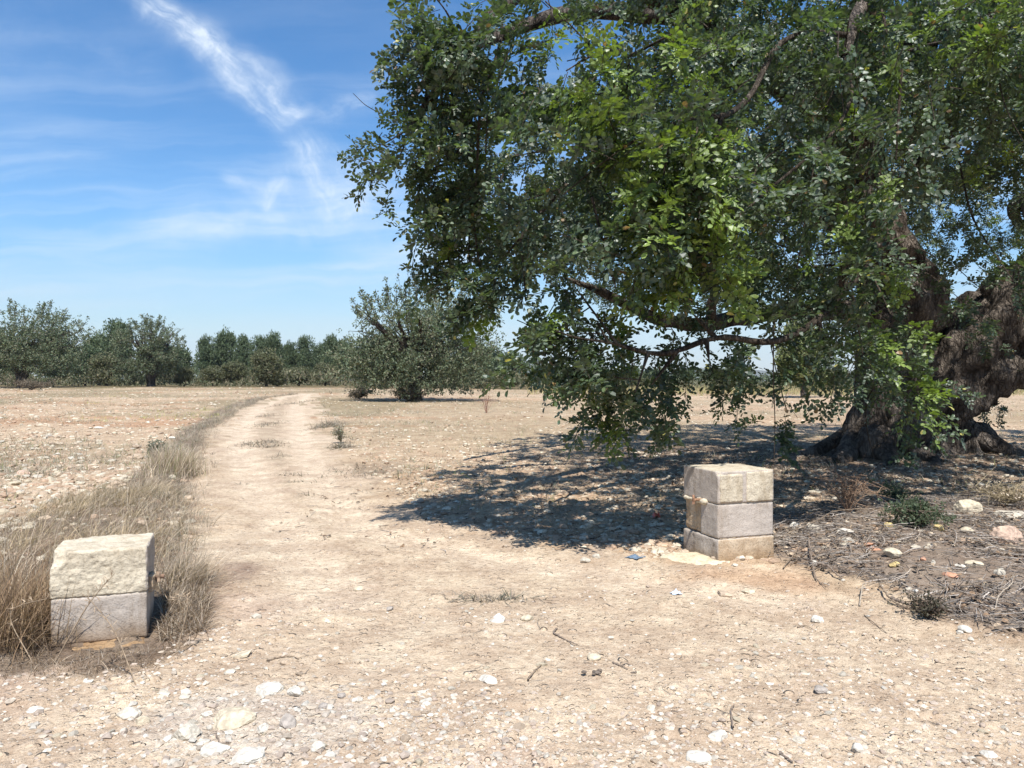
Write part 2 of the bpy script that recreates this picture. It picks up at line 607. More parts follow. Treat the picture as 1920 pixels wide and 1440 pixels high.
# ------------------------------------------------------------------ ground and dirt track (one shared grid, no overlap)
def ground_colour(x, y, td):
    r = np.hypot(x, y)
    n1 = fbm(x * 0.5, y * 0.5, seed=101, oct=4) * 0.5 + 0.5
    n2 = fbm(x * 1.7 + 9, y * 1.7, seed=103, oct=4) * 0.5 + 0.5
    n3 = fbm(x * 0.22, y * 0.6, seed=107, oct=3) * 0.5 + 0.5
    sand = np.array([0.600, 0.508, 0.390])
    pink = np.array([0.560, 0.440, 0.360])
    pale = np.array([0.640, 0.570, 0.455])
    orange = np.array([0.460, 0.300, 0.190])
    beige = np.array([0.540, 0.440, 0.320])
    olive = np.array([0.320, 0.280, 0.185])
    duff = np.array([0.275, 0.235, 0.200])
    grey = np.array([0.235, 0.190, 0.150])

    def mx(a, b, t):
        return a * (1 - t[:, None]) + b * t[:, None]
    tr = mx(np.tile(sand, (len(x), 1)), pink, sstep(n1 + 0.4 * (n2 - 0.5), 0.54, 0.74) * 0.8 * (1 - .75 * sstep(y, 3.6, 6.5)))
    tr = mx(tr, pale, sstep(n2, 0.6, 0.82) * 0.7)
    # chalky patch of broken limestone in the foreground
    px, py = G(500, 1350)
    d = np.hypot((x - px) / 0.42, (y - py) / 0.30)
    tr = mx(tr, np.array([0.62, 0.575, 0.50]), (1 - sstep(d + 0.9 * (n2 - 0.5), 0.5, 1.1)) * 0.75)
    # darker mauve patch of earth beside the tall grass
    px, py = G(425, 1075)
    d = np.hypot((x - px) / 0.22, (y - py) / 0.5)
    tr = mx(tr, np.array([0.33, 0.255, 0.205]), (1 - sstep(d + 0.8 * (n2 - 0.5), 0.4, 1.1)) * 0.75)
    # reddish earth round the pillar's foot
    px, py = G(1420, 1085)
    d = np.hypot((x - px) / 0.8, (y - py) / 0.35)
    tr = mx(tr, np.array([0.60, 0.43, 0.29]), (1 - sstep(d + 0.8 * (n2 - 0.5), 0.3, 1.2)) * 0.7)
    fi = mx(np.tile(beige, (len(x), 1)), orange, sstep(n3 + 0.5 * (n2 - 0.5), 0.50, 0.74) * np.where(x < -2, 0.85, 0.35))
    fi = mx(fi, olive, sstep(fbm(x * 0.12, y * 0.35, seed=111, oct=3) * .5 + .5, 0.42, 0.60) * sstep(y, 11, 17) * np.where(x < -4, 0.85, 0.45))
    # worn grey soil on the left field close by
    fi = mx(fi, grey, sstep(n1, 0.48, 0.62) * (1 - sstep(y, 8, 14)) * (x < -1.5) * 0.6)
    # scrubby edge
    fi = mx(fi, np.array([0.16, 0.14, 0.075]), sstep(y + 6 * (n1 - .5), 56, 62) * 0.9)
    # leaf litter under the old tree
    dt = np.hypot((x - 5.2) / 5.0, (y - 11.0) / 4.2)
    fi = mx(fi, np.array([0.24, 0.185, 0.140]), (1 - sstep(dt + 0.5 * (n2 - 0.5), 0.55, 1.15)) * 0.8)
    dd = sdist(x, y, DUFF)
    fi = mx(fi, duff, sstep(dd + 0.25 * (n2 - 0.5), -0.12, 0.16) * 0.9)
    dv = sdist(x, y, VERGE)
    fi = mx(fi, grey * 0.8, sstep(dv + 0.3 * (n2 - 0.5), -0.15, 0.15) * 0.8)
    n4 = fbm(x * 6, y * 3.5, seed=113, oct=4)
    k = sstep(td + (0.9 * (n2 - 0.5) + .30 * n4) * np.clip(r / 9, 0.6, 2.2), -0.10, 0.10)
    # packed pale wheel ruts with a dirtier ridge between them
    rut = np.exp(-((td - .62) / .26) ** 2) * (y > 3.9)
    tr = mx(tr, np.array([0.69, 0.60, 0.475]), sstep(rut + .4 * n4, .30, .75) * .8)
    hump = np.exp(-((td - 1.18) / .28) ** 2) * (y > 6) * (x < -1)
    tr = mx(tr, np.array([0.46, 0.385, 0.29]), sstep(hump + .8 * n4, .50, .95) * .8)
    # weedy hump between the wheel ruts
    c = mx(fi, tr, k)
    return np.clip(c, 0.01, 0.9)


def make_ground():
    th = np.radians(np.concatenate([np.arange(-180, -48, 3.0), np.arange(-48, 48, 0.115), np.arange(48, 180, 3.0)]))
    ys = np.concatenate([np.geomspace(HY + H * F / 0.35, 1500, 24)[:-1], np.arange(1500, 742, -2.05), np.arange(742, 716, -1.1)])
    rr = H * F / (ys - HY)
    rr = np.concatenate([rr, np.geomspace(rr[-1] * 1.06, 3400, 34)])
    R_, T_ = np.meshgrid(rr, th, indexing='ij')
    x = (R_ * np.sin(T_)).ravel(); y = (R_ * np.cos(T_)).ravel()
    td = sdist(x, y, TRACK)
    z = gz(x, y, td)
    z = np.where(np.hypot(x, y) > 400, terr(x, y), z)
    V = np.column_stack([x, y, z])
    nr, nt = len(rr), len(th)
    i = np.arange(nr - 1)[:, None] * nt
    j = np.arange(nt)[None]
    j2 = (j + 1) % nt
    Fq = np.stack([i + j, i + nt + j, i + nt + j2, i + j2], axis=-1).reshape(-1, 4)[:, ::-1]
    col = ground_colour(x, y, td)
    # centre disc under the camera
    cidx = len(V)
    V = np.vstack([V, [0, 0, g1(0, 0)]])
    col = np.vstack([col, col[0]])
    tri = np.stack([np.full(nt, cidx), np.arange(nt), (np.arange(nt) + 1) % nt], axis=1)[:, ::-1]
    ft = td[Fq].mean(axis=1) > 0
    def sub(name, faces, extra=None):
        used = np.unique(faces if extra is None else np.concatenate([faces.ravel(), extra.ravel()]))
        mp = np.zeros(len(V), np.int64); mp[used] = np.arange(len(used))
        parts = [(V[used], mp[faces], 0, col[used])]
        if extra is not None:
            parts.append((np.zeros((1, 3)), np.zeros((0, 3), int), 0, np.ones((1, 3))))
            # triangles of the centre disc re-use the first part's vertices
            parts[1] = (V[np.unique(extra)], np.searchsorted(np.unique(extra), extra), 0, col[np.unique(extra)])
        o = build(name, parts, [M['ground']], smooth=True)
        tag(o, kind='structure')
        return o
    sub('ground', Fq[~ft])
    sub('dirt_track', Fq[ft], tri)


make_ground()

# distant hills
def make_hills():
    n = 420
    a = np.linspace(-1.3, 1.3, n)
    D = 2600
    h = 18 + 15 * fbm(a * 5 + 3.3, a * 0, seed=77, oct=5) + 52 * np.exp(-((a - 0.030) / 0.022) ** 2) + 30 * np.exp(-((a - 0.26) / 0.09) ** 2)
    rows = []
    for k, (dd, f) in enumerate([(-500, -0.2), (-300, 0.25), (-150, 0.65), (0, 1.0), (250, 0.7), (600, -0.4)]):
        rr = D + dd
        jag = 4 * fbm(a * 60, a * 0 + k, seed=80 + k, oct=3) * (0 < f)
        rows.append(np.column_stack([rr * np.sin(a), rr * np.cos(a), np.maximum(-3 + h * f + jag, -6)]))
    V = np.concatenate(rows)
    i = np.arange(len(rows) - 1)[:, None] * n
    j = np.arange(n - 1)[None]
    Fq = np.stack([i + j, i + j + 1, i + n + j + 1, i + n + j], axis=-1).reshape(-1, 4)
    c = np.tile([0.10, 0.105, 0.075], (len(V), 1))
    o = build('distant_hills', [(V, Fq, 0, c)], [M['pebble']], smooth=True)
    tag(o, kind='structure')


make_hills()

# ------------------------------------------------------------------ foliage generators
def leaflets_of(base, dirs, ups, L, W, cup=0.12):
    """obovate hexagonal leaflets; base, dirs, ups (n,3); returns V(n*6,3), F(n,6)"""
    n = len(base)
    d = dirs / np.linalg.norm(dirs, axis=1, keepdims=True)
    s = np.cross(d, ups); s /= np.linalg.norm(s, axis=1, keepdims=True) + 1e-9
    u = np.cross(s, d)
    L = np.broadcast_to(L, (n,))[:, None]; W = np.broadcast_to(W, (n,))[:, None]
    tpl = [(0.0, 0.0, 0), (0.38, 0.40, 1), (0.80, 0.44, 1), (1.0, 0.0, 0.2), (0.80, -0.44, 1), (0.38, -0.40, 1)]
    P = np.stack([base + d * L * a + s * W * b + u * (L * cup * c) for a, b, c in tpl], axis=1)
    return P.reshape(-1, 3), np.arange(n * 6).reshape(n, 6)


def quads_of(base, dirs, ups, L, W):
    n = len(base)
    d = dirs / (np.linalg.norm(dirs, axis=1, keepdims=True) + 1e-9)
    s = np.cross(d, ups); s /= np.linalg.norm(s, axis=1, keepdims=True) + 1e-9
    L = np.broadcast_to(L, (n,))[:, None]; W = np.broadcast_to(W, (n,))[:, None]
    P = np.stack([base, base + d * L * 0.55 + s * W * 0.5, base + d * L, base + d * L * 0.55 - s * W * 0.5], axis=1)
    return P.reshape(-1, 3), np.arange(n * 4).reshape(n, 4)


def make_sprig(r, length=0.42, nleaf=11, pairs=4, ls=0.052, droop=0.5):
    """a leafy carob twig growing along +Y from the origin, z up. Returns leaflet (V,F) and twig (V,F)."""
    t = np.linspace(0, 1, 7)
    bend = r.normal(0, 0.12)
    P = np.column_stack([bend * length * t ** 2, length * (t - 0.18 * droop * t ** 2), -droop * length * t ** 2 * 0.55])
    tw = tube(P, np.linspace(0.0042, 0.0016, 7), 3)
    bs, ds, us, Ls = [], [], [], []
    az = r.uniform(0, 6.28)
    for i in range(nleaf):
        f = 0.12 + 0.88 * (i + 0.5) / nleaf
        p = np.array([np.interp(f, t, P[:, k]) for k in range(3)])
        az += 2.39996
        side = np.array([math.cos(az), 0.55 + 0.5 * (f > 0.9), math.sin(az) * 0.8 + 0.15])
        side /= np.linalg.norm(side)
        rl = r.uniform(0.085, 0.13)
        for q in range(pairs + 1):
            g_ = (q + 0.7) / (pairs + 0.7)
            rp = p + side * rl * g_ + np.array([0, 0, -0.35]) * rl * g_ ** 2
            lat = np.cross(side, [0.1, 0.05, 1.0]); lat /= np.linalg.norm(lat)
            up = np.cross(lat, side)
            if q == pairs:
                opts = [side * 1.0 + [0, 0, -0.3]]
            else:
                opts = [lat * 0.9 + side * 0.65, -lat * 0.9 + side * 0.65]
            for dd in opts:
                dd = dd + r.normal(0, 0.17, 3) + np.array([0, 0, -0.12])
                bs.append(rp); ds.append(dd); us.append(up + r.normal(0, 0.28, 3)); Ls.append(ls * r.uniform(0.75, 1.15))
    bs, ds, us, Ls = map(np.array, (bs, ds, us, Ls))
    V, Fh = leaflets_of(bs, ds, us, Ls, Ls * 0.60, 0.12)
    return (V, Fh), tw


def instance(V, Fc, Ms, T):
    """replicate a mesh under n transforms Ms(n,3,3), T(n,3)"""
    n, k = len(T), len(V)
    W = np.einsum('nij,kj->nki', Ms, V) + T[:, None, :]
    FF = (Fc[None] + (np.arange(n) * k)[:, None, None]).reshape(-1, Fc.shape[1])
    return W.reshape(-1, 3), FF


def leaf_palette(r, n, mode=0):
    pal = np.array([[0.062, 0.092, 0.048], [0.048, 0.074, 0.046], [0.080, 0.110, 0.055], [0.082, 0.104, 0.078]])
    c = pal[r.integers(0, 4, n)] * r.uniform(0.75, 1.25, (n, 1))
    if mode == 1:
        c = np.array([[0.130, 0.180, 0.045]]) * r.uniform(0.7, 1.25, (n, 1)) * np.array([[1, 1, 1]])  # young leaves, with the sun shining through them put into the colour
    odd = r.random(n)
    c[odd < 0.004] = [0.36, 0.33, 0.12]
    c[(odd > 0.994)] = [0.20, 0.13, 0.07]
    return c


def scatter_sprigs(r, pts, dirs, scales, modes, protos):
    """instances of sprig prototypes; returns leaf part + twig part"""
    parts = []
    which = r.integers(0, len(protos), len(pts))
    for k, ((LV, LF), (TV, TF)) in enumerate(protos):
        for mode in (0, 1):
            s = (which == k) & (modes == mode)
            if not s.any():
                continue
            Ms = rot_to(dirs[s])
            roll = r.normal(0, 0.45, s.sum())
            c_, s_ = np.cos(roll), np.sin(roll)
            Rr = np.zeros((s.sum(), 3, 3)); Rr[:, 1, 1] = 1
            Rr[:, 0, 0] = c_; Rr[:, 0, 2] = s_; Rr[:, 2, 0] = -s_; Rr[:, 2, 2] = c_
            Ms = np.einsum('nij,njk->nik', Ms, Rr) * scales[s][:, None, None]
            V, FF = instance(LV, LF, Ms, pts[s])
            nl = len(V) // 6
            per = np.repeat(r.uniform(0.78, 1.25, (s.sum(), 1)), len(LV) // 6, axis=0)
            cc = np.repeat(leaf_palette(r, nl, mode) * per, 6, axis=0)
            parts.append((V, FF, 0, cc))
            V, FF = instance(TV, TF, Ms, pts[s])
            parts.append((V, FF, 1, None))
    return parts

# ------------------------------------------------------------------ the old carob tree
OUTL = [(-.45, 5.8), (-.25, 5.2), (.3, 4.7), (1.5, 4.9), (3, 5.1), (4.6, 5.5), (7.5, 5.4), (10.5, 7), (12.6, 10.5), (11.5, 15),
        (8, 17.2), (4.5, 17.4), (1.8, 16), (.3, 13.0), (-.4, 10), (-.65, 7)]


def inner(e):
    return 3.35 + 3.1 * (1 - np.exp(-e / 2.6))


def zbot(x, y):
    """height of the lowest leaves round the skirt of the crown"""
    front = np.interp(x, [-1.2, -.75, -.4, 0, .3, .62, 1.0, 1.35, 1.9, 2.5, 2.9, 3.2, 5, 8], [3.3, 3.1, 2.5, 2.15, 1.95, 1.65, 1.65, 1.65, 1.7, 2.0, 2.9, 3.5, 3.5, 3.0])
    back = np.interp(x, [-1.2, 0, 4, 7, 8, 10, 12], [3.3, 3.1, 3.0, 3.3, 4.3, 4.3, 2.8])
    k = sstep(y, 6.6, 8.8)
    return front * (1 - k) + back * k


def big_carob():
    r = np.random.default_rng(11)
    root = empty('carob_tree', (6.0, 11.4, 0.0), 'huge old carob tree with a gnarled split trunk, its glossy crown filling the right side', 'tree')
    off = np.array([6.0, 11.4, 0.0])

    limbs = {
        'stemL': ([(5.30, 11.35, -.15), (5.33, 11.3, .2), (5.42, 11.25, .95), (5.55, 11.2, 1.7), (5.62, 11.2, 2.35), (5.25, 11.1, 3.2), (4.8, 11, 4.1), (4.35, 10.9, 5.1), (4.1, 10.8, 6.1)],
                  [.62, .48, .40, .43, .52, .36, .30, .22, .10]),
        'stemR': ([(6.55, 11.6, -.15), (6.5, 11.55, .2), (6.42, 11.5, .7), (6.5, 11.4, 1.15), (6.85, 11.3, 1.6)], [.62, .46, .42, .50, .50]),
        'limbR': ([(5.75, 11.35, .55), (6.1, 11.25, 1.0), (6.6, 11.15, 1.45), (7.1, 11.05, 1.85), (7.7, 10.95, 2.4), (8.5, 10.8, 3.1), (9.5, 10.4, 4.0), (10.6, 10, 4.8)],
                  [.42, .50, .58, .60, .56, .46, .30, .10]),
    }
    thick = {
        'low': ([(5.5, 11.15, 2.15), (4.9, 10.8, 2.2), (4.25, 10.4, 2.08), (3.1, 9.6, 1.98), (2.3, 8.9, 1.82), (1.6, 8.0, 1.75), (.9, 7.0, 1.95), (.45, 6.2, 2.0)], [.22, .17, .12, .10, .085, .065, .04, .015]),
        'arch': ([(4.8, 11, 4.1), (3.5, 9.5, 4.65), (2, 8, 4.9), (.8, 6.8, 4.65), (0.05, 6.0, 4.1), (-.45, 5.45, 3.3), (-.72, 5.35, 2.9)], [.26, .19, .14, .09, .06, .035, .014]),
        'left': ([(5.25, 11.1, 3.2), (3.5, 12, 4.3), (1.8, 12.8, 4.6), (.4, 12.8, 4.2)], [.27, .17, .10, .04]),
        'leftb': ([(3.5, 12, 4.3), (1.6, 11.2, 4.9), (.2, 10, 4.7), (-.6, 9, 4.0)], [.13, .10, .07, .03]),
        'leftc': ([(2, 8, 4.9), (.6, 7.8, 4.9), (-.5, 7.4, 4.3), (-.95, 7.0, 3.6)], [.11, .08, .05, .02]),
        'back': ([(5.6, 11.3, 2.5), (5.2, 13.0, 4.2), (4.9, 14.6, 4.8), (4.8, 16, 4.4)], [.30, .2, .12, .04]),
        'backr': ([(8.0, 11.0, 2.7), (8.9, 13.2, 4.2), (9.6, 14.8, 4.4), (10.4, 15.6, 4.0)], [.26, .2, .12, .04]),
        'frontr': ([(8.6, 10.7, 3.2), (8.2, 9.2, 4.2), (7.6, 7.8, 4.6), (7.1, 6.6, 4.2)], [.24, .17, .11, .04]),
        'front': ([(4.9, 11, 4.0), (4.2, 9.2, 5.0), (3.4, 7.4, 4.9), (2.8, 6.2, 4.2), (2.4, 5.6, 3.5)], [.24, .17, .11, .06, .025]),
        'frontb': ([(4.2, 9.2, 5.0), (4.9, 8, 4.9), (5.2, 7.0, 4.4), (5.1, 6.5, 3.8)], [.12, .09, .05, .02]),
        'top': ([(4.5, 10.9, 4.8), (5.2, 10.3, 5.8), (6.0, 10.2, 6.4)], [.16, .10, .04]),
        'topr': ([(9.4, 10.4, 4.0), (9.2, 10.2, 5.0), (8.6, 10.1, 6.0)], [.22, .14, .05]),
        'rightb': ([(9.5, 10.4, 4.0), (10.8, 12, 4.9), (11.6, 13.2, 4.3)], [.17, .10, .04]),
        'rightf': ([(8.5, 10.8, 3.1), (9.8, 9.2, 4.4), (10.8, 8.2, 4.2)], [.18, .10, .04]),
        'mid': ([(2.3, 8.9, 1.85), (2.0, 7.6, 2.6), (1.6, 6.4, 2.9), (1.3, 5.8, 2.7)], [.06, .035, .022, .01]),
        'lowb': ([(4.25, 10.4, 2.1), (3.9, 9.0, 2.5), (3.6, 7.6, 2.6), (3.0, 6.6, 2.2)], [.08, .05, .03, .012]),
        'hang': ([(5.55, 11.2, 2.4), (4.9, 10.0, 2.9), (4.3, 8.6, 2.4), (3.8, 7.9, 1.6)], [.09, .06, .03, .012]),
    }
    # trunk mass: gnarled, fluted
    parts = []
    for key, (P, R) in limbs.items():
        Ps, Rs = smooth_path(P, R, 22)
        V, Fq = tube(Ps, Rs, 72)
        rings = len(Ps)
        cen = np.repeat(Ps, 72, axis=0)
        ang = np.tile(np.arange(72) / 72 * 2 * np.pi, rings)
        s = np.repeat(np.linspace(0, 1, rings), 72)
        hh = V[:, 2]
        Rr = np.repeat(Rs, 72)
        out = (V - cen) / Rr[:, None]
        flute = 0.10 * np.sin(ang * 5 + s * 9 + 2 * fbm(s * 4, ang * 0 + 2, seed=5)) + 0.07 * np.sin(ang * 9 - s * 14)
        nz = fbm(V[:, 0] * 2.2, V[:, 1] * 2.2, V[:, 2] * 1.4, seed=41, oct=4) * 0.42
        nf = fbm(V[:, 0] * 9, V[:, 1] * 9, V[:, 2] * 3.0, seed=45, oct=3) * 0.15
        ridge = 0.10 * (1 - 2 * np.abs(fbm(V[:, 0] * 5, V[:, 1] * 5, V[:, 2] * 1.2, seed=48, oct=2)))
        flare = np.exp(-np.clip(hh + .05, 0, 9) / 0.22) * (0.25 + 0.38 * np.sin(ang * 4 + 1.0 + (key == 'stemR'))) if key != 'limbR' else 0
        V = cen + out * (Rr * (1 + flute + nz + nf + ridge + flare))[:, None]
        parts.append((V - off, Fq, 0, None))
    # roots creeping out
    for a, L in ((3.3, 1.5), (3.9, 1.2), (4.5, 1.1), (5.2, 1.0), (2.5, 1.2), (0.2, 1.0), (5.9, 1.1)):
        t = np.linspace(0, 1, 12)
        cx, cy = (5.4, 11.3) if math.cos(a) < 0.2 else (6.5, 11.5)
        x = cx + np.cos(a + 0.5 * np.sin(t * 3)) * (0.3 + L * t); y = cy + np.sin(a + 0.5 * np.sin(t * 3)) * (0.3 + L * t)
        z = gz(x, y) + 0.26 * (1 - t) ** 2 - 0.06 * t
        V, Fq = tube(np.column_stack([x, y, z]), 0.17 * (1 - t) + 0.03, 14)
        V = V + (fbm(V[:, 0] * 6, V[:, 1] * 6, V[:, 2] * 6, seed=51, oct=3) * 0.06)[:, None]
        parts.append((V - off, Fq, 0, None))
    # burls on the stem and the knot on the big limb
    for c, rad in ((U(1690, 545, 10.9), .34), (U(1640, 600, 10.9), .26), (U(1858, 540, 11.0), .13), (U(1885, 530, 11.0), .10), (U(1700, 800, 11.0), .34), (U(1640, 840, 10.9), .3), (U(1760, 850, 11.1), .33)):
        a = np.linspace(0, math.pi, 18)[:, None]; b = np.linspace(0, 2 * math.pi, 30, endpoint=False)[None]
        S = np.stack([np.sin(a) * np.cos(b), np.sin(a) * np.sin(b), np.cos(a) + 0 * b], -1).reshape(-1, 3)
        q = S * rad + c
        S = S * (rad * (1 + 0.55 * fbm(q[:, 0] * 5, q[:, 1] * 5, q[:, 2] * 4, seed=61, oct=4)))[:, None]
        i = np.arange(17)[:, None] * 30; j = np.arange(30)[None]; j2 = (j + 1) % 30
        parts.append((S + c - off, np.stack([i + j, i + 30 + j, i + 30 + j2, i + j2], -1).reshape(-1, 4), 0, None))
    build('trunk', parts, [M['bark']], root, smooth=True)

    nodes = []      # graph for the connecting branches: position, thick-limb flag
    for key, (P, R) in list(limbs.items()) + list(thick.items()):
        Ps, Rs = smooth_path(P, R, 6)
        if key in thick:
            w = np.column_stack([fbm(Ps[:, 0] * 1.7, Ps[:, 1] * 1.7 + k * 7, Ps[:, 2] * 1.7, seed=71, oct=2) for k in range(3)]) * 0.07
            w[0] = 0
            Ps = Ps + w
            V, Fq = tube(Ps, Rs, 10)
            V = V + (fbm(V[:, 0] * 12, V[:, 1] * 12, V[:, 2] * 12, seed=72, oct=2) * 0.2)[:, None] * (V - np.repeat(Ps, 10, axis=0))
            build('limb', [(V - off, Fq, 0, None)], [M['bark']], root, smooth=True)
            nodes.append(Ps)
        else:
            nodes.append(Ps[len(Ps) // 2:])
    N0 = np.concatenate(nodes)

    # cluster centres of the crown
    def edge(x, y):
        return sdist(x, y, OUTL)
    cl = []
    tries = r.uniform([-1.4, 4.3], [12.8, 17.6], (9000, 2))
    e = edge(tries[:, 0], tries[:, 1])
    tries = tries[e > 0.05]; e = e[e > 0.05]
    x, y = tries.T
    zt = inner(e) + 0.35 * fbm(x * .9, y * .9, seed=91, oct=2)
    zb = zbot(x, y) + 0.45 * fbm(x * 1.3, y * 1.3, seed=92, oct=2)
    typ = r.random(len(x))
    z = np.where(typ < 0.62, zt - r.uniform(0, 1.1, len(x)), zb + 0.15 + (zt - zb) * r.random(len(x)))
    rim = e < 1.25
    z = np.where(rim, zb + (zt - zb) * r.random(len(x)), z)
    inside = (~rim) & (typ >= 0.62)
    keep = np.ones(len(x), bool)
    keep &= ~(inside & (z < np.maximum(zb + 0.2, 2.5 + 0.12 * e)))
    keep &= ~(inside & (r.random(len(x)) < 0.45))
    keep &= ~((x > 2.9) & (y < 11) & (z < 3.35))
    keep &= ~((x > 5.9) & (x < 8.3) & (y > 7.4) & (y < 10) & (r.random(len(x)) < .75))  # gap added in the upper crown to let sun onto the big limb
    P = np.column_stack([x, y, z])[keep]; rimk = rim[keep]
    # holes: drop clusters where a low-frequency field is low -> gaps and masses
    f = fbm(P[:, 0] * 0.95, P[:, 1] * 0.95, P[:, 2] * 1.1, seed=95, oct=2)
    P = P[f > np.where(P[:, 2] < 2.6, -0.08, np.where(P[:, 0] > 2.2, -0.20, np.where(P[:, 0] > .9, -.14, -.02)))]
    P = P[r.permutation(len(P))]
    sel = []
    for p in P:      # blue-noise thinning
        vis = abs(p[0] / p[1]) < 0.75 and (p[2] - H) / p[1] < 0.62
        dmin = (0.40 if p[1] < 9 else 0.52) if vis else 0.62
        if all((p - q).dot(p - q) > dmin * dmin for q in sel):
            sel.append(p)
    # sprays that give the crown its outline towards the open field
    spec = [(700, 60, 5.3), (725, 95, 5.4), (745, 30, 5.2), (760, 150, 5.5), (735, 215, 5.3), (725, 255, 5.3), (668, 298, 5.3), (770, 345, 5.4), (795, 375, 5.6), (800, 300, 5.4), (820, 420, 5.6), (830, 470, 5.6),
            (800, 460, 5.7), (850, 530, 5.6), (880, 570, 5.4), (905, 600, 5.5), (950, 560, 5.3), (985, 640, 5.2), (1000, 600, 5.2), (1050, 650, 5.0), (1042, 735, 4.6), (1075, 690, 4.9), (1110, 770, 4.9),
            (1100, 720, 5.0), (1150, 820, 4.9), (1190, 815, 5.0), (1180, 760, 4.9), (1220, 835, 5.1), (1245, 800, 5.0), (1290, 770, 5.0), (1330, 790, 5.0), (1300, 700, 5.1), (1360, 720, 5.1), (1400, 755, 5.2), (1425, 690, 5.2), (1455, 790, 5.3),
            (1500, 720, 5.4), (1545, 760, 5.5), (1560, 700, 5.5), (1600, 660, 5.7), (1620, 700, 5.8), (1660, 640, 6.2), (1680, 735, 6.4), (1720, 715, 6.5), (1690, 770, 6.8), (1560, 500, 7.4), (1600, 530, 7.6), (1650, 500, 7.8), (1570, 580, 7.5), (1620, 600, 7.8), (1680, 560, 8.2), (1640, 660, 7.8), (1580, 650, 7.6), (1530, 560, 7.2), (1700, 620, 8.3), (1660, 700, 8.0), (1600, 700, 7.6), (1480, 520, 7.0), (1440, 470, 6.8), (1400, 560, 6.4), (1360, 520, 6.2), (1590, 560, 5.8), (1640, 520, 5.9), (1550, 600, 5.6), (1475, 880, 6.3),
            (1860, 640, 9.5), (1880, 700, 11), (1840, 740, 12.2), (1870, 760, 12.2), (1815, 760, 12.5), (1800, 470, 7.5), (1850, 480, 7.2), (1890, 500, 7.0), (1760, 540, 8.5), (1780, 575, 9.0), (1905, 560, 6.8),
            (860, 60, 5.2), (820, 170, 5.3), (880, 250, 5.3), (850, 320, 5.3), (900, 400, 5.3), (930, 480, 5.3), (840, 230, 5.3), (780, 60, 5.2),
            (700, 120, 5.35), (760, 200, 5.4), (755, 270, 5.4), (780, 230, 5.4), (830, 110, 5.3), (880, 130, 5.2), (910, 200, 5.2), (870, 380, 5.4), (910, 320, 5.2), (880, 470, 5.5), (970, 540, 5.3)]
    spec3 = [U(s[0] + (74 if s[0] < 800 else 18 if s[0] < 860 else 0), s[1] - (78 if s[1] > 690 and s[0] < 1600 else 42 if s[1] > 500 and s[0] < 1010 else 0), s[2]) for s in spec] + [U(722, 303, 5.3)]
    yellow = [U(1300, 330, 4.55), U(1320, 400, 4.5), U(1280, 420, 4.5), U(1340, 290, 4.6), U(1355, 230, 4.6), U(1290, 250, 4.6), U(1240, 380, 4.55), U(1310, 450, 4.55), U(1260, 300, 4.5), U(1150, 150, 4.6), U(1280, 90, 4.6), U(1190, 770, 4.9), U(1080, 580, 5.0),
              U(1670, 620, 6.1), U(1720, 730, 6.4), U(1900, 60, 5.4), U(1860, 30, 5.4), U(1120, 640, 4.9), U(1340, 370, 4.6), U(1330, 340, 4.7), U(1310, 520, 4.9), U(1350, 470, 4.8), U(1180, 260, 4.7), U(1230, 440, 4.6), U(1100, 200, 4.7)]
    cen = np.array(sel + spec3 + yellow)
    ny = len(yellow); ns = len(spec3)
    kind = np.array([0] * len(sel) + [2] * ns + [1] * ny)

    # connect clusters, nearest first
    tr = np.array([5.8, 11.2, 3.0])
    order = np.argsort(np.linalg.norm(cen - tr, axis=1))
    NP = [p for p in N0]
    par = [-1] * len(NP)
    hang = [0] * len(NP)
    arr = np.zeros((60000, 3)); arr[:len(NP)] = N0; cnt = len(NP)
    chains = []
    for ci in order:
        c = cen[ci]
        start = c + np.array([0, 0, 0.12])
        dd = np.linalg.norm(arr[:cnt] - start, axis=1)
        # prefer parents that lie higher and closer to the trunk
        pen = 0.9 * np.clip(start[2] - arr[:cnt, 2], -2, 2) * 0.35 + 0.35 * np.clip(np.linalg.norm(arr[:cnt] - tr, axis=1) - np.linalg.norm(start - tr), 0, 5)
        k = int(np.argmin(dd + pen))
        a = arr[k]
        L = np.linalg.norm(start - a)
        n = max(3, int(L / 0.16) + 1)
        t = np.linspace(0, 1, n)[1:]
        arch = np.array([0, 0, 1.0]) * (0.16 * L)
        pts = a + (start - a) * t[:, None] + arch * (4 * t * (1 - t))[:, None] * 0.6 + (np.sin(t * 3.14159)[:, None] * r.normal(0, .028 * L, 3) + np.sin(t * 6.28318)[:, None] * r.normal(0, .012 * L, 3)) * min(1, 1.2 / (L + .01)) + r.normal(0, .004, (len(t), 3))
        prev = k
        idx = [k]
        for p in pts:
            arr[cnt] = p; par.append(prev); prev = cnt; idx.append(cnt); cnt += 1
        chains.append(idx)
    load = np.zeros(cnt)
    for idx in chains:
        load[idx[-1]] += 1
    for i in range(cnt - 1, -1, -1):
        if par[i] >= 0:
            load[par[i]] += load[i]
    # even out the kinks where a branch carries on through several clusters
    nb = len(N0)
    heavy = np.full(cnt, -1)
    for i in range(cnt):
        p = par[i]
        if p >= 0 and (heavy[p] < 0 or load[i] > load[heavy[p]]):
            heavy[p] = i
    ii = np.array([i for i in range(nb, cnt) if heavy[i] >= 0 and par[i] >= 0])
    pp = np.array(par)[ii]
    for _ in range(14):
        new = arr[ii] * .4 + .3 * (arr[pp] + arr[heavy[ii]])
        arr[ii] = new
    bparts = []
    for idx in chains:
        Pp = arr[idx]
        Rr = 0.0050 * np.maximum(load[idx], 1) ** 0.52
        Rr[0] = Rr[1]
        Rr = np.minimum(Rr, 0.06)
        V, Fq = tube(Pp, Rr, 5)
        bparts.append((V - off, Fq, 0, None))
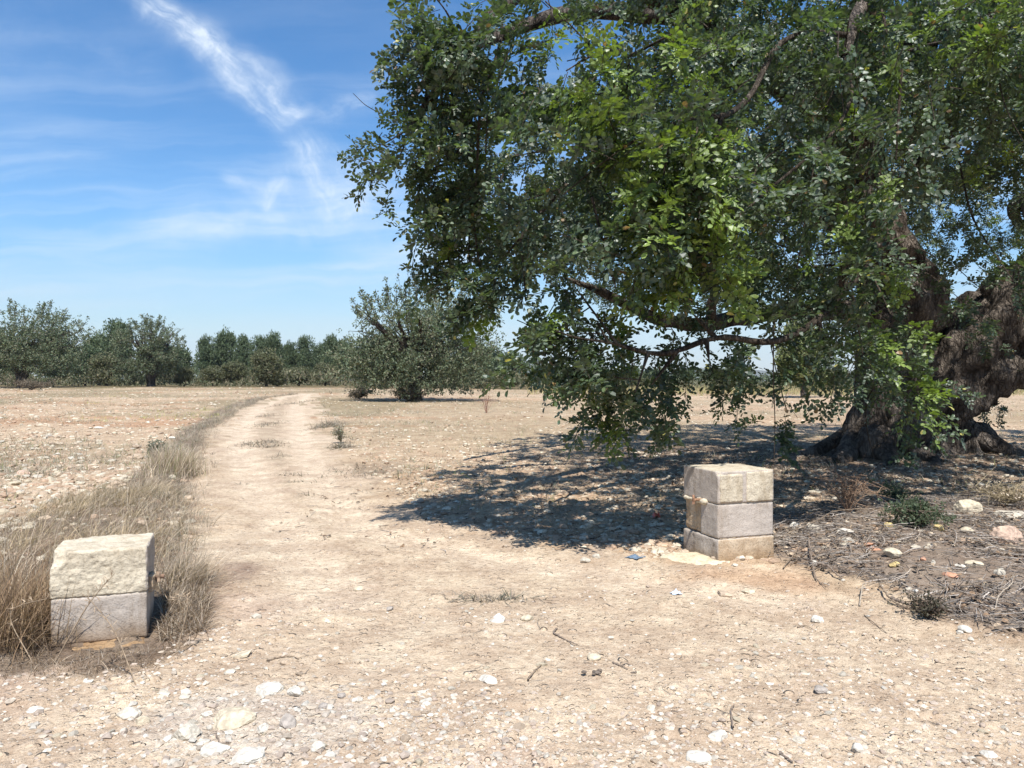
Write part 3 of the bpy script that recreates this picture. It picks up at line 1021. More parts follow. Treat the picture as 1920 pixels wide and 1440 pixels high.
    # bare hanging twigs among the leaves
    for q in range(230):
        c = cen[r.integers(0, len(cen))] + r.normal(0, .2, 3)
        if c[0] / c[1] < .0 or c[2] < 1.6 or c[1] + .6 * (c[2] - 1.0) < 6.6: continue
        L = r.uniform(0.35, 0.95)
        t = np.linspace(0, 1, 7)[:, None]
        d = np.array([r.normal(0, .35), r.normal(0, .35), -1.0 if r.random() < .8 else .4]); d /= np.linalg.norm(d)
        w = np.array([r.normal(0, .12), r.normal(0, .12), 0]) * L
        V, Fq = tube(c + d * L * t + w * np.sin(t * 4), np.linspace(.0055, .002, 7), 4, cap=False)
        bparts.append((V - off, Fq, 0, None))
    # twig reaching out into the sky, the hanging shoots below
    for pl, rr in (([U(800, 180, 5.35), U(765, 255, 5.3), U(750, 290, 5.3), U(725, 306, 5.3), U(700, 303, 5.3)], .006), ([U(790, 205, 5.35), U(730, 215, 5.3), U(690, 200, 5.3), U(662, 175, 5.3)], .004),
                   ([U(1452, 560, 5.25), U(1450, 700, 5.3), U(1453, 790, 5.3), U(1451, 880, 5.3)], .005), ([U(1680, 690, 6.4), U(1630, 740, 6.6), U(1625, 800, 6.8), U(1640, 860, 7.0)], .007),
                   ([U(1110, 370, 4.8), U(1130, 450, 4.8), U(1155, 540, 4.8)], .010), ([U(1690, 130, 5.4), U(1685, 210, 5.4), U(1680, 300, 5.4)], .012), ([U(1730, 470, 7), U(1790, 500, 7), U(1840, 540, 7), U(1870, 525, 7)], .005),
                   ([U(900, 200, 5.2), U(895, 300, 5.3), U(890, 420, 5.4), U(900, 500, 5.4)], .012)):
        Ps, Rs = smooth_path(pl, np.linspace(rr, rr * .5, len(pl)), 6)
        V, Fq = tube(Ps, Rs, 6)
        bparts.append((V - off, Fq, 0, None))
    build('branches', bparts, [M['bark_thin']], root, smooth=True)

    # leaves
    protos = [make_sprig(r, r.uniform(.34, .46), r.integers(9, 13), r.integers(3, 5), droop=r.uniform(.3, 1.0)) for _ in range(9)]
    pts, dirs, sc, md = [], [], [], []
    for ci, c in enumerate(cen):
        vis = abs(c[0] / c[1]) < 0.75 and (c[2] - H) / c[1] < 0.62
        if kind[ci] == 2:
            m_ = 4 if c[2] < 1.3 else 5
        elif kind[ci] == 1:
            m_ = 7
        else:
            m_ = int(r.integers(5, 8)) if c[0] < .1 * c[1] - .55 else int(r.integers(6, 10)) if vis else int(r.integers(4, 6))
        rad = 0.10 if kind[ci] else 0.17
        out = c - np.array([5.8, 10.8, 2.6]); out[2] *= 0.4; out /= np.linalg.norm(out)
        p = c + r.normal(0, rad, (m_, 3))
        d = r.normal(0, 1, (m_, 3)) + out * 0.55 + np.array([0, 0, -0.45])
        d[:, 2] *= 0.8
        s = r.uniform(.62, 1.15, m_) * (1.0 if vis else 1.55)
        if kind[ci] == 2: s = s * 0.85
        pts.append(p); dirs.append(d); sc.append(s); md.append(np.full(m_, 1 if kind[ci] == 1 else 0))
    pts = np.concatenate(pts); dirs = np.concatenate(dirs); sc = np.concatenate(sc); md = np.concatenate(md)
    md = np.where((md == 0) & (r.random(len(md)) < 0.06), 1, md)
    md = np.where((md == 1) & (r.random(len(md)) < 0.42), 0, md)
    # the front of the crown stops where its shade stops: push sprigs back behind the shadow's edge
    bound = np.interp(pts[:, 0], [-1, .9, 1.3, 3, 5], [5.75, 5.85, 6.15, 6.35, 6.9]) + r.random(len(pts)) ** 2 * .5
    pts[:, 1] = np.maximum(pts[:, 1], bound - .605 * pts[:, 2])
    parts = scatter_sprigs(r, pts - off, dirs, sc, md, protos)
    o = build('crown', parts, [M['leaf'], M['bark_thin']], root)
    print('big tree clusters', len(cen), 'sprigs', len(pts), 'faces', len(o.data.polygons))


big_carob()


# ------------------------------------------------------------------ other trees and shrubs
def rosettes(r, C, D, nq, L, W, spread=0.9):
    """tufts of pointed leaves at points C heading D"""
    n = len(C)
    d = np.repeat(D, nq, axis=0) + r.normal(0, spread, (n * nq, 3))
    b = np.repeat(C, nq, axis=0) + r.normal(0, L * 0.35, (n * nq, 3))
    up = r.normal(0, 1, (n * nq, 3))
    return quads_of(b, d, up, L * r.uniform(.7, 1.2, n * nq), W * r.uniform(.7, 1.2, n * nq))


def tree_mesh_carob(r, w, h, seed, bark, skirt=0.16, nblob=9, shoots=34, nros=3400, leafL=0.13):
    """returns (trunk parts, crown parts) of a mid-distance carob: short twisted trunk, rounded ragged crown, upright shoots"""
    tr = []
    for k in range(3):
        a = r.uniform(0, 6.28)
        P = [(0.12 * math.cos(a), .12 * math.sin(a), -.1), (.10 * math.cos(a), .1 * math.sin(a), .3), (.28 * math.cos(a) * w / 4, .28 * math.sin(a), h * .25), (.7 * math.cos(a) * w / 5, .6 * math.sin(a), h * .42), (w * .27 * math.cos(a), w * .27 * math.sin(a), h * .6)]
        Ps, Rs = smooth_path(P, np.array([.30, .20, .17, .12, .05]) * h / 5.5, 5)
        V, Fq = tube(Ps, Rs, 14)
        V = V + fbm(V[:, 0] * 5, V[:, 1] * 5, V[:, 2] * 3, seed=seed + k, oct=3)[:, None] * 0.09
        tr.append((V, Fq, 0, None))
    br = []
    blobs = []
    for k in range(nblob):
        a = k / nblob * 6.28 + r.uniform(-.3, .3)
        rr = r.uniform(.16, .36) * w
        blobs.append((rr * math.cos(a), rr * math.sin(a), h * r.uniform(.18, .60), w * r.uniform(.14, .22), h * r.uniform(.15, .25)))
    blobs.append((0, 0, h * .62, w * .26, h * .24))
    blobs.append((w * .1, 0, h * .4, w * .3, h * .25))
    wt = np.array([b[3] ** 2 * b[4] for b in blobs]); wt /= wt.sum()
    ks = r.choice(len(blobs), nros, p=wt)
    B = np.array(blobs)[ks]
    q = r.normal(0, 1, (nros, 3)); q /= np.linalg.norm(q, axis=1, keepdims=True)
    q *= (r.random(nros) ** 0.45)[:, None] * (1 + 0.12 * r.normal(0, 1, nros))[:, None]
    C = B[:, :3] + q * np.column_stack([B[:, 3], B[:, 3], B[:, 4]]) * 1.15
    lo = skirt * h * (1 + 0.8 * fbm(C[:, 0] * 1.3, C[:, 1] * 1.3, seed=seed + 5))
    C = C[C[:, 2] > lo]
    f = fbm(C[:, 0] * 1.6, C[:, 1] * 1.6, C[:, 2] * 1.6, seed=seed, oct=2)
    C = C[f > -0.06 - .2 * (C[:, 2] < h * .35)]
    Dn = C / (np.linalg.norm(C, axis=1, keepdims=True)) * 0.5 + [0, 0, 0.35]
    for k in range(shoots):
        a = r.uniform(0, 6.28); rr = (r.random() ** .6) * w * .42
        x0, y0 = rr * math.cos(a), rr * math.sin(a)
        z0 = h * (.80 - .28 * (rr / (w * .42)) ** 2)
        L = r.uniform(.08, .21) * h
        lean = np.array([x0, y0, 0]) * 0.16 + [r.normal(0, .12), r.normal(0, .12), 0]
        t = np.linspace(0, 1, 9)[:, None]
        Pp = np.array([x0, y0, z0]) + t * np.array([0, 0, L]) + lean * t
        V, Fq = tube(Pp, np.linspace(.016, .006, 9), 3, cap=False)
        br.append((V, Fq, 1, None))
        m_ = r.integers(7, 13)
        tt = r.uniform(.1, 1.02, m_)[:, None]
        cc = np.array([x0, y0, z0]) + tt * np.array([0, 0, L]) + lean * tt + r.normal(0, .035, (m_, 3))
        C = np.vstack([C, cc]); Dn = np.vstack([Dn, np.tile([0, 0, .5], (m_, 1))])
    # inner bare branchlets
    for k in range(70):
        a = r.uniform(0, 6.28); rr = w * r.uniform(.1, .45)
        e = np.array([rr * math.cos(a), rr * math.sin(a), h * r.uniform(.3, .8)])
        s = np.array([0, 0, h * .28]) + r.normal(0, .15, 3)
        t = np.linspace(0, 1, 7)[:, None]
        V, Fq = tube(s + (e - s) * t + np.array([0, 0, .25]) * np.sin(t * 3.1) + r.normal(0, .04, (7, 3)), np.linspace(.045, .008, 7) * h / 5.5, 4, cap=False)
        br.append((V, Fq, 1, None))
    V, Fq = rosettes(r, C, Dn, 7, leafL, leafL * .48)
    nl = len(V) // 4
    pal = np.array([[.10, .132, .076], [.125, .155, .09], [.076, .105, .06], [.15, .17, .10], [.155, .15, .10]])
    cc = pal[r.integers(0, 5, nl)] * r.uniform(.75, 1.3, (nl, 1))
    return tr, [(V, Fq, 0, np.repeat(cc, 4, axis=0))] + br


def place_tree(kind, name, x, y, w, h, label, cat='tree', group=None, seed=1, bark=None, z=None, **kw):
    r = np.random.default_rng(seed)
    root = empty(name, (x, y, g1(x, y) if z is None else z), label, cat, group)
    tr, cr = kind(r, w, h, seed, bark, **kw)
    build('trunk', tr, [M['bark']], root, smooth=True)
    build('crown', cr, [M['fol'], M['bark_thin']], root)
    return root


def at(px, py, d=None):
    if d is None:
        return G(px, py)
    return ((px - 960) / F * d, d)


x, y = G(780, 752)
place_tree(tree_mesh_carob, 'carob_tree', x, y, 7.8, (752 - 508) / F * y, 'lone grey-green carob tree with a short dark twisted trunk right of the dirt track', seed=21, nros=9400, nblob=17, shoots=56, leafL=.125, skirt=.045)
x, y = at(38, 728, 60)
place_tree(tree_mesh_carob, 'carob_tree', x, y, 11.0, 7.0, 'broad dark carob tree with a thick forked trunk at the far left', seed=22, nros=8200, nblob=14, leafL=.17, skirt=.15, shoots=50)
x, y = at(283, 722, 64)
place_tree(tree_mesh_carob, 'carob_tree', x, y, 5.9, 6.3, 'dark two-topped carob tree between the broad carob and the pines', seed=23, nros=4600, nblob=9, leafL=.16, skirt=.08, shoots=40)


def mesh_pine(r, w, h, seed, bark, n=900, pal=0):
    V, Fq = tube(*smooth_path([(0, 0, -.2), (.05, 0, h * .4), (-.03, .03, h * .95)], [.13, .09, .02], 4), 8)
    tr = [(V, Fq, 0, None)]
    C = []
    lob = [(0, 0, h * .55, w * .34, h * .44)]
    for k in range(9):
        a = r.uniform(0, 6.28)
        rr = r.uniform(.12, .30) * w
        zc = h * r.uniform(.22, .86)
        lob.append((rr * math.cos(a) * (1.1 - .6 * zc / h), rr * math.sin(a) * (1.1 - .6 * zc / h), zc, w * r.uniform(.10, .20), h * r.uniform(.07, .15)))
    B = np.array(lob)[r.choice(10, n, p=[.34] + [.66 / 9] * 9)]
    q = r.normal(0, 1, (n, 3)); q /= np.linalg.norm(q, axis=1, keepdims=True)
    q *= (r.random(n) ** .4)[:, None]
    C = B[:, :3] + q * np.column_stack([B[:, 3], B[:, 3], B[:, 4]]) * 1.1
    C = C[C[:, 2] > 0.05 * h]
    V, Fq = rosettes(r, C, np.tile([0, 0, .9], (len(C), 1)), 7, .30, .085, .75)
    nl = len(V) // 4
    P = [np.array([[.080, .112, .055], [.064, .094, .048], [.100, .126, .064]]),
         np.array([[.115, .125, .060], [.095, .105, .055], [.135, .125, .070]]),
         np.array([[.17, .20, .07], [.13, .16, .06], [.19, .20, .10]])][pal]
    cc = P[r.integers(0, 3, nl)] * r.uniform(.75, 1.3, (nl, 1))
    br = []
    for k in range(14):
        a = r.uniform(0, 6.28); z0 = h * r.uniform(.2, .7)
        e = np.array([w * .3 * math.cos(a), w * .3 * math.sin(a), z0 + h * .12]); s = np.array([0, 0, z0])
        t = np.linspace(0, 1, 4)[:, None]
        v, f = tube(s + (e - s) * t, [.03, .024, .016, .008], 4, cap=False)
        br.append((v, f, 1, None))
    return tr, [(V, Fq, 0, np.repeat(cc, 4, axis=0))] + br


# prototypes of pines and shrubs, copied along the edge of the field
protos_p = []


def pine_at(px, top, d, wpx, pal, label, group, name='pine_tree', cat='tree', pr={}):
    x, y = at(px, 0, d)
    z = g1(x, y)
    h = H + (HY - top) / F * d - z
    w = wpx / F * d
    key = (pal, len(pr) % 4)
    cands = [k for k in pr if k[0] == pal]
    if len(cands) < (4 if pal == 0 else 2):
        r = np.random.default_rng(300 + len(pr))
        root = empty(name, (0, 0, 0))
        tr, cr = mesh_pine(r, 4.0, 4.6, 310 + len(pr), None, 1500, pal)
        a = build('trunk', tr, [M['bark']], root, smooth=True)
        b = build('crown', cr, [M['fol'], M['bark_thin']], root)
        pr[(pal, len(pr))] = (root, [a, b])
        o = root
    else:
        src, kids = pr[cands[int(rng.integers(0, len(cands)))]]
        o = src.copy(); COL.objects.link(o); o.name = name
        for c in kids:
            k = c.copy(); COL.objects.link(k); k.parent = o
    o.location = (x, y, z - .05)
    o.rotation_euler = (0, 0, float(rng.uniform(0, 6.28)))
    o.scale = (w / 3.7, w / 3.7, h / 4.1)
    tag(o, label, cat, group)


back = [(185, 640, 80, 90), (215, 616, 78, 80), (330, 655, 84, 70), (388, 640, 84, 52), (424, 632, 86, 56), (456, 640, 84, 48), (484, 642, 82, 46), (511, 634, 84, 52), (545, 650, 88, 48), (575, 642, 88, 50), (600, 652, 90, 40),
        (620, 640, 84, 48), (645, 646, 84, 56), (890, 650, 84, 70), (925, 660, 84, 60), (962, 667, 80, 66), (1015, 690, 90, 60), (1052, 686, 92, 50), (1090, 690, 92, 60), (1135, 694, 95, 60), (1180, 690, 95, 56), (1230, 695, 98, 60),
        (1285, 697, 98, 62), (1340, 694, 98, 60), (1395, 698, 98, 60), (700, 655, 88, 60), (760, 650, 88, 60), (820, 652, 88, 60), (20, 640, 90, 90), (110, 645, 86, 90), (-60, 640, 86, 90), (160, 655, 72, 70), (-150, 640, 80, 100)]
ORD = ['first', 'second', 'third', 'fourth', 'fifth', 'sixth', 'seventh', 'eighth', 'ninth', 'tenth', 'eleventh', 'twelfth', 'thirteenth', 'fourteenth', 'fifteenth']
LEFTN = [b for b in sorted(back) if 375 < b[0] < 680]
RIGHTN = [b for b in sorted(back) if b[0] > 985]
FARN = {(185, 640): 'dark pine just right of the broad carob at the left', (330, 655): 'low pine peeping out behind the right side of the second dark carob', (20, 640): 'pine behind the left half of the broad carob', (110, 645): 'pine behind the right half of the broad carob',
        (-60, 640): 'pine at the extreme left edge behind the broad carob', (-150, 640): 'pine beyond the left edge of the photo', (160, 655): 'nearest low pine in front of the belt, right of the broad carob', (700, 655): 'pine behind the left side of the lone carob',
        (760, 650): 'pine behind the trunk of the lone carob', (820, 652): 'pine behind the right half of the lone carob', (890, 650): 'pine at the right rim of the lone carob', (925, 660): 'pine between the lone carob and the rounded pine'}
for (px, top, d, w) in back:
    if (px, top, d, w) in LEFTN:
        lab, gr = 'dark green pine of the far belt, %s one right of the second dark carob' % ORD[LEFTN.index((px, top, d, w))], 'pines behind the left field'
    elif (px, top, d, w) in RIGHTN:
        lab, gr = 'low far pine behind the right field, %s one right of the rounded pine' % ORD[RIGHTN.index((px, top, d, w))], 'pines behind the right field'
    elif (px, top) in FARN:
        lab, gr = FARN[(px, top)], 'pines behind the left field' if px < 680 else 'pines behind the right field'
    elif px < 680:
        lab, gr = 'bushy dark green pine in the belt behind the left field', 'pines behind the left field'
    else:
        lab, gr = 'low green pine in the far belt behind the right field', 'pines behind the right field'
    if (px, top) == (215, 616):
        lab, gr = 'tall olive-brown pine between the two dark carobs on the left', None
    if (px, top) == (962, 667):
        lab, gr = 'rounded pine rising just right of the lone carob tree', None
    pine_at(px, top, d, w, 0, lab, gr)
shr = [(500, 662, 66, 78, 'broad olive shrub left of where the track bends away'), (440, 682, 68, 60, None), (400, 690, 67, 60, None), (560, 690, 70, 66, None), (610, 684, 72, 60, None), (345, 690, 66, 50, None), (680, 690, 66, 60, None), (520, 700, 66, 50, None),
       (200, 668, 70, 80, None), (905, 694, 60, 60, None), (950, 696, 62, 60, None), (1000, 706, 66, 60, None), (850, 692, 62, 60, None), (1110, 708, 66, 60, None), (1200, 708, 66, 70, None)]
SL = {440: 'olive shrub left of the broad one before the bend', 400: 'olive shrub below the first pines right of the second carob', 560: 'olive shrub just right of the broad one near the bend', 610: 'olive shrub straight behind the end of the visible track', 345: 'olive shrub at the right foot of the second dark carob',
      680: 'olive shrub touching the left side of the lone carob', 520: 'low shrub in front of the broad olive one', 200: 'brownish shrub between the two dark carobs', 905: 'olive shrub below the right rim of the lone carob', 950: 'olive shrub in front of the rounded pine',
      1000: 'low olive shrub just right of the rounded pine', 850: 'olive shrub behind the right half of the lone carob', 1110: 'low olive shrub seen under the big crown\'s left edge', 1200: 'low olive shrub seen under the middle of the big crown'}
for (px, top, d, w, lab) in shr:
    pine_at(px, top, d, w, 1, lab or SL[px], None if lab else 'shrubs along the field edge', 'shrub', 'shrub')
pine_at(1505, 612, 42, 120, 2, 'sunlit yellow-green young tree seen between the branches left of the old trunk', None, 'young_tree')
pine_at(1880, 706, 60, 70, 2, 'pale bush on the far field right of the old trunk', None, 'bush', 'bush')
pine_at(1560, 690, 62, 80, 1, 'olive bush at the field edge just left of the old trunk', None, 'bush', 'bush')


# ------------------------------------------------------------------ ground vegetation
def blades(r, X, Y, h, lean, w, cols, curl=0.4, seg=4, zoff=-0.01, extra=None):
    n = len(X)
    Z = gz(X, Y) + zoff
    az = r.uniform(0, 6.28, n)
    ld = np.column_stack([lean[0] + r.normal(0, lean[2], n), lean[1] + r.normal(0, lean[2], n)])
    if extra is not None:
        ld = ld + extra
    t = np.linspace(0, 1, seg + 1)
    h = h[:, None]
    ox = ld[:, 0:1] * h * (t ** (1 + curl)); oy = ld[:, 1:2] * h * (t ** (1 + curl))
    oz = h * t / np.sqrt(1 + (ld ** 2).sum(1))[:, None] * (1 - 0.25 * t * t * np.minimum(1.5, np.hypot(*ld.T))[:, None])
    P = np.stack([X[:, None] + ox, Y[:, None] + oy, Z[:, None] + oz], -1)
    wd = w * (1 - t * 0.85)
    s = np.stack([np.cos(az), np.sin(az), 0 * az], -1)[:, None, :] * (wd[None, :, None] * 0.5)
    V = np.stack([P - s, P + s], 2).reshape(n, -1, 3)
    k = (seg + 1) * 2
    q = np.array([[2 * i, 2 * i + 1, 2 * i + 3, 2 * i + 2] for i in range(seg)])
    Fq = (q[None] + (np.arange(n) * k)[:, None, None]).reshape(-1, 4)
    C = np.repeat(cols, k, axis=0)
    return V.reshape(-1, 3), Fq, 0, C


STRAW = np.array([[.52, .43, .33], [.60, .51, .40], [.44, .36, .29], [.33, .265, .215], [.50, .40, .29]])
BROWN = np.array([[.30, .20, .12], [.22, .15, .10], [.36, .26, .16], [.17, .12, .08]])
GREYG = np.array([[.25, .24, .19], [.31, .28, .22], [.20, .21, .14], [.36, .31, .25]])
GREEN = np.array([[.17, .20, .07], [.13, .16, .06], [.22, .22, .09]])


def pick(r, pal, n):
    return pal[r.integers(0, len(pal), n)] * r.uniform(.75, 1.25, (n, 1))


def poly_points(r, poly, n):
    P = np.array(poly)
    lo, hi = P.min(0), P.max(0)
    out = np.zeros((0, 2))
    while len(out) < n:
        q = r.uniform(lo, hi, (n * 3, 2))
        out = np.vstack([out, q[sdist(q[:, 0], q[:, 1], poly) > 0]])
    return out[:n]


def clump_field(x, y, f, seed, th=0.0, soft=0.25):
    return sstep(fbm(x * f, y * f, seed=seed, oct=3), th - soft, th + soft)


def vegetation():
    r = np.random.default_rng(31)
    # --- verge of dead grass along the track (nobody could count it)
    parts = []
    def tufted(A, m, rad, h0, h1, lean, w, pal, out=1.6, dark=.0):
        n = len(A)
        hs = r.uniform(.55, 1.25, n); tone = r.uniform(.6, 1.15, (n, 1)); rr = rad * r.uniform(.5, 1.4, n)
        pc = pal[r.integers(0, len(pal), n)]
        off = r.normal(0, 1, (n, m, 2))
        X = (A[:, 0:1] + off[..., 0] * rr[:, None] * .5).ravel(); Y = (A[:, 1:2] + off[..., 1] * rr[:, None] * .5).ravel()
        hh = (r.uniform(h0, h1, (n, m)) * hs[:, None]).ravel()
        cc = np.repeat(pc * .6 * tone, m, 0) + .4 * pick(r, pal, n * m) * np.repeat(tone, m, 0)
        return blades(r, X, Y, hh, lean, w, cc, extra=off.reshape(-1, 2) * out * .25)
    vp = [G(380, 1140), G(384, 1060), G(366, 950), G(345, 915), G(180, 925), G(0, 985), (-5.4, 4.9), (-3.6, 3.6), G(90, 1130), G(290, 1130)]
    vp = [(q[0] - .10, q[1]) for q in vp]
    A = poly_points(r, vp, 460)
    A = A[r.random(len(A)) < .3 + .7 * sstep(fbm(A[:, 0] * 2.1, A[:, 1] * 1.5, seed=77, oct=2), -.2, .2)]
    parts.append(tufted(A, 30, .10, .06, .24, (.38, -.10, .28), .0044, STRAW * [1.04, 1.0, .86]))
    A = poly_points(r, vp, 300)
    parts.append(tufted(A, 22, .08, .04, .16, (.2, -.05, .5), .0034, np.vstack([GREYG, BROWN])))
    Lp = poly_points(r, [G(376, 1120), G(366, 950), G(340, 900), G(150, 940), G(0, 1010), (-4.4, 4.4), (-3.6, 3.8), G(290, 1110)], 1200)
    Lp[:, 0] -= .16
    n = len(Lp)
    parts.append(blades(r, Lp[:, 0], Lp[:, 1], r.uniform(.22, .46, n), (.75, -.15, .4), .0026, pick(r, STRAW, n) * 1.12, seg=6))
    # matted low brush between the stalks
    Mp = poly_points(r, [G(392, 1140), G(380, 1050), G(368, 940), G(345, 880), G(200, 905), G(0, 965), (-4.6, 4.6), (-3.6, 3.6), G(90, 1130), G(290, 1130)], 9000)
    Mp[:, 0] -= .08
    n = len(Mp)
    parts.append(blades(r, Mp[:, 0], Mp[:, 1], r.uniform(.03, .10, n), (.2, 0, 1.6), .0034, np.where(r.random((n, 1)) < .6, pick(r, GREYG, n) * .7, pick(r, STRAW, n) * .7), seg=3))
    # edge strip running up to the bend
    e = [G(384, 1060), G(368, 950), G(370, 870), G(392, 812), G(440, 773), G(500, 747), G(560, 738.5)]
    ex = np.array(e)
    L = np.r_[0, np.cumsum(np.hypot(*np.diff(ex, axis=0).T))]
    s = r.uniform(0, L[-1], 1150)
    cx = np.interp(s, L, ex[:, 0]); cy = np.interp(s, L, ex[:, 1])
    wv = .55 + .6 * fbm(s * .9, s * 0, seed=12, oct=3)
    o = -np.abs(r.normal(0, .36, len(s))) * wv + .10 * r.normal(0, 1, len(s)) * (r.random(len(s)) < .3)
    cx += o; cy += r.normal(0, .15, len(s)) + o * .35
    q = r.random(len(s)) < .75
    parts.append(tufted(np.column_stack([cx, cy])[q], 14, .10, .03, .16, (.1, 0, .5), .0055, np.vstack([GREYG, GREYG * .75, STRAW * .75])))
    parts.append(tufted(np.column_stack([cx, cy])[~q], 14, .09, .08, .26, (.15, 0, .4), .005, STRAW * .9))
    # low fringe in front of the left pillar
    Bp = poly_points(r, [(-3.4, 3.0), G(0, 1285), G(210, 1268), G(350, 1225), G(400, 1150), G(330, 1130), G(290, 1205), G(110, 1228), G(0, 1180), (-3.4, 3.3)], 6000)
    n = len(Bp)
    parts.append(blades(r, Bp[:, 0], Bp[:, 1], r.uniform(.015, .07, n), (.5, -.3, .9), .0036, np.where(r.random((n, 1)) < .5, pick(r, BROWN, n), pick(r, STRAW, n)) * .8))
    # dark brush right of the pillar
    Cp = poly_points(r, [G(300, 1195), G(385, 1185), G(392, 1120), G(350, 1060), G(305, 1090)], 5200)
    n = len(Cp)
    parts.append(blades(r, Cp[:, 0], Cp[:, 1], r.uniform(.03, .13, n), (.25, -.15, .8), .0038, np.where(r.random((n, 1)) < .5, pick(r, BROWN, n) * .6, pick(r, STRAW, n) * .8)))
    o = build('verge_grass', parts, [M['grass']])
    tag(o, 'strip of dead straw-coloured grass along the left edge of the dirt track', 'grass', kind='stuff')

    # --- tall reddish clump hiding the left side of the left pillar
    def tuft(name, cx, cy, rx, ry, n, h0, h1, lean, wd, pal, label, cat='grass tuft', group=None, seg=5, stems=0):
        X = cx + r.normal(0, rx * .45, n); Y = cy + r.normal(0, ry * .45, n)
        hh = r.uniform(h0, h1, n)
        V, Fq, _, C = blades(r, X, Y, hh, lean, wd, pick(r, pal, n), seg=seg)
        z = g1(cx, cy)
        o = build(name, [(V - [cx, cy, z], Fq, 0, C)], [M['grass']])
        o.location = (cx, cy, z)
        return tag(o, label, cat, group)
    x, y = G(22, 1205)
    tuft('grass_clump', x, y, .20, .26, 2200, .12, .40, (.10, -.05, .42), .0042, BROWN, 'tall reddish-brown dry grass clump against the left side of the left pillar')
    x, y = G(-90, 1160)
    tuft('grass_clump', x, y, .4, .35, 2400, .14, .44, (.12, -.05, .40), .0042, np.vstack([BROWN, STRAW]), 'tall straw-brown grass clump at the left edge of the photo behind the reddish one')
    x, y = G(322, 893)
    tuft('grass_tuft', x, y, .30, .26, 2600, .14, .44, (.05, 0, .32), .007, np.vstack([STRAW * 1.1, STRAW, GREEN[:1]]), 'bleached dry grass tuft with a green base on the left track verge')
    x, y = G(345, 1100)
    tuft('grass_tuft', x, y, .13, .2, 700, .12, .30, (.35, -.1, .35), .004, STRAW, 'leaning straw tuft just behind the right corner of the left pillar')
    # long stems crossing the front of the left pillar
    for k, (a, b, c) in enumerate((((100, 1245), (215, 1075), (165, 1135)), ((255, 1290), (165, 1120), (215, 1185)), ((330, 1225), (315, 1125), (352, 1126)), ((60, 1240), (95, 1120), (20, 1150)))):
        p0 = np.array([*G(*a), 0]); p0[2] = g1(p0[0], p0[1])
        pm = U(c[0], c[1], p0[1] + .02); pe = U(b[0], b[1], p0[1] + .04)
        Ps, Rs = smooth_path([p0, pm, pe], [.0028, .0022, .0012], 8)
        V, Fq = tube(Ps, Rs, 4, cap=False)
        parts = [(V - p0, Fq, 0, np.tile([.33, .25, .17], (len(V), 1)))]
        # seed spikelets
        bs = Ps[6:] - p0
        Vq, Fqq = quads_of(np.repeat(bs, 3, 0), r.normal(0, 1, (len(bs) * 3, 3)) + [0, 0, .8], r.normal(0, 1, (len(bs) * 3, 3)), .035, .004)
        parts.append((Vq, Fqq, 0, np.tile([.38, .29, .2], (len(Vq), 1))))
        o = build('dry_grass_blade', parts, [M['twig']]); o.location = p0
        tag(o, ['thin dry stem rising from the lower left corner across the left pillar', 'bent dry stem arching in front of the middle of the left pillar', 'pale dry stem standing right of the left pillar', 'dry stem bending left out of the reddish grass clump'][k], 'grass stalk')

    # --- sparse weeds in both fields
    parts = []
    n = 34000
    yy = 7 * np.exp(r.uniform(0, 1, n) * math.log(58 / 7)); xx = r.uniform(-.85, .72, n) * yy
    ok = (sdist(xx, yy, TRACK) < -.15)
    dens = np.where(xx < -.3 * yy, .55, .30) * clump_field(xx, yy, .45, 51, .02, .25) + .05
    dens *= 1 - .6 * (np.hypot((xx - 5.2) / 6, (yy - 11) / 4) < 1)
    ok &= r.random(n) < dens
    xx, yy = xx[ok], yy[ok]
    m = 9
    X = np.repeat(xx, m) + r.normal(0, .05, len(xx) * m); Y = np.repeat(yy, m) + r.normal(0, .05, len(xx) * m)
    n = len(X)
    u = r.random((n, 1))
    cols = np.where(u < .55, pick(r, GREYG, n), np.where(u < .85, pick(r, STRAW, n) * .85, pick(r, GREEN, n)))
    yl = (clump_field(X, Y, .2, 61, .16, .1) > .5) & (Y > 20) & (X < -8) & (r.random(n) < .35)
    cols[yl] = pick(r, np.array([[.34, .36, .06]]), yl.sum())
    parts.append(blades(r, X, Y, r.uniform(.03, .14, n) * (1 + .02 * np.clip(Y, 0, 40)), (0, 0, 1.0), .0085 * 1.0, cols, seg=3))
    # weeds on the hump between the ruts and beside the track
    for (px, py, sx, sy, k) in ((488, 832, .45, .5, 520), (505, 838, .3, .3, 200), (497, 797, .35, 1.3, 300), (500, 780, .3, 1.0, 200), (560, 755, .3, 4.0, 300), (520, 858, .25, .25, 70), (545, 890, .20, .10, 60), (553, 903, .15, .06, 40), (570, 925, .1, .06, 25), (455, 905, .1, .06, 20), (930, 1126, .22, .07, 300), (690, 890, .3, .5, 160), (780, 925, .5, .5, 160), (640, 840, .15, .35, 300), (615, 800, .25, 1.2, 420), (660, 880, .4, 1.0, 300)):
        x, y = G(px, py)
        X = x + r.normal(0, sx * .5, k); Y = y + r.normal(0, sy * .5, k)
        parts.append(blades(r, X, Y, r.uniform(.02, .07, k) * (1 + 1.2 * (px in (640, 615))) * (1 + y / 25), (0, 0, 1.3), .008 + .0004 * y, pick(r, np.vstack([GREYG * .6, STRAW * .6]), k), seg=3))
    o = build('field_weeds', parts, [M['grass']])
    tag(o, 'sparse grey and straw weeds scattered over the stony field', 'weeds', kind='stuff')

    # --- scrub belt at the field edge
    n = 6200
    a = r.uniform(-.95, .85, n)
    d = np.where(a < -.24, r.uniform(64, 84, n), np.where(a < .1, r.uniform(56, 84, n), r.uniform(60, 110, n)))
    X = a * d; Y = d
    hh = (0.25 + 1.0 * clump_field(a * 30, d * .12, 1.0, 71, 0, .4)) * np.where(a > .1, .55, 1.0)
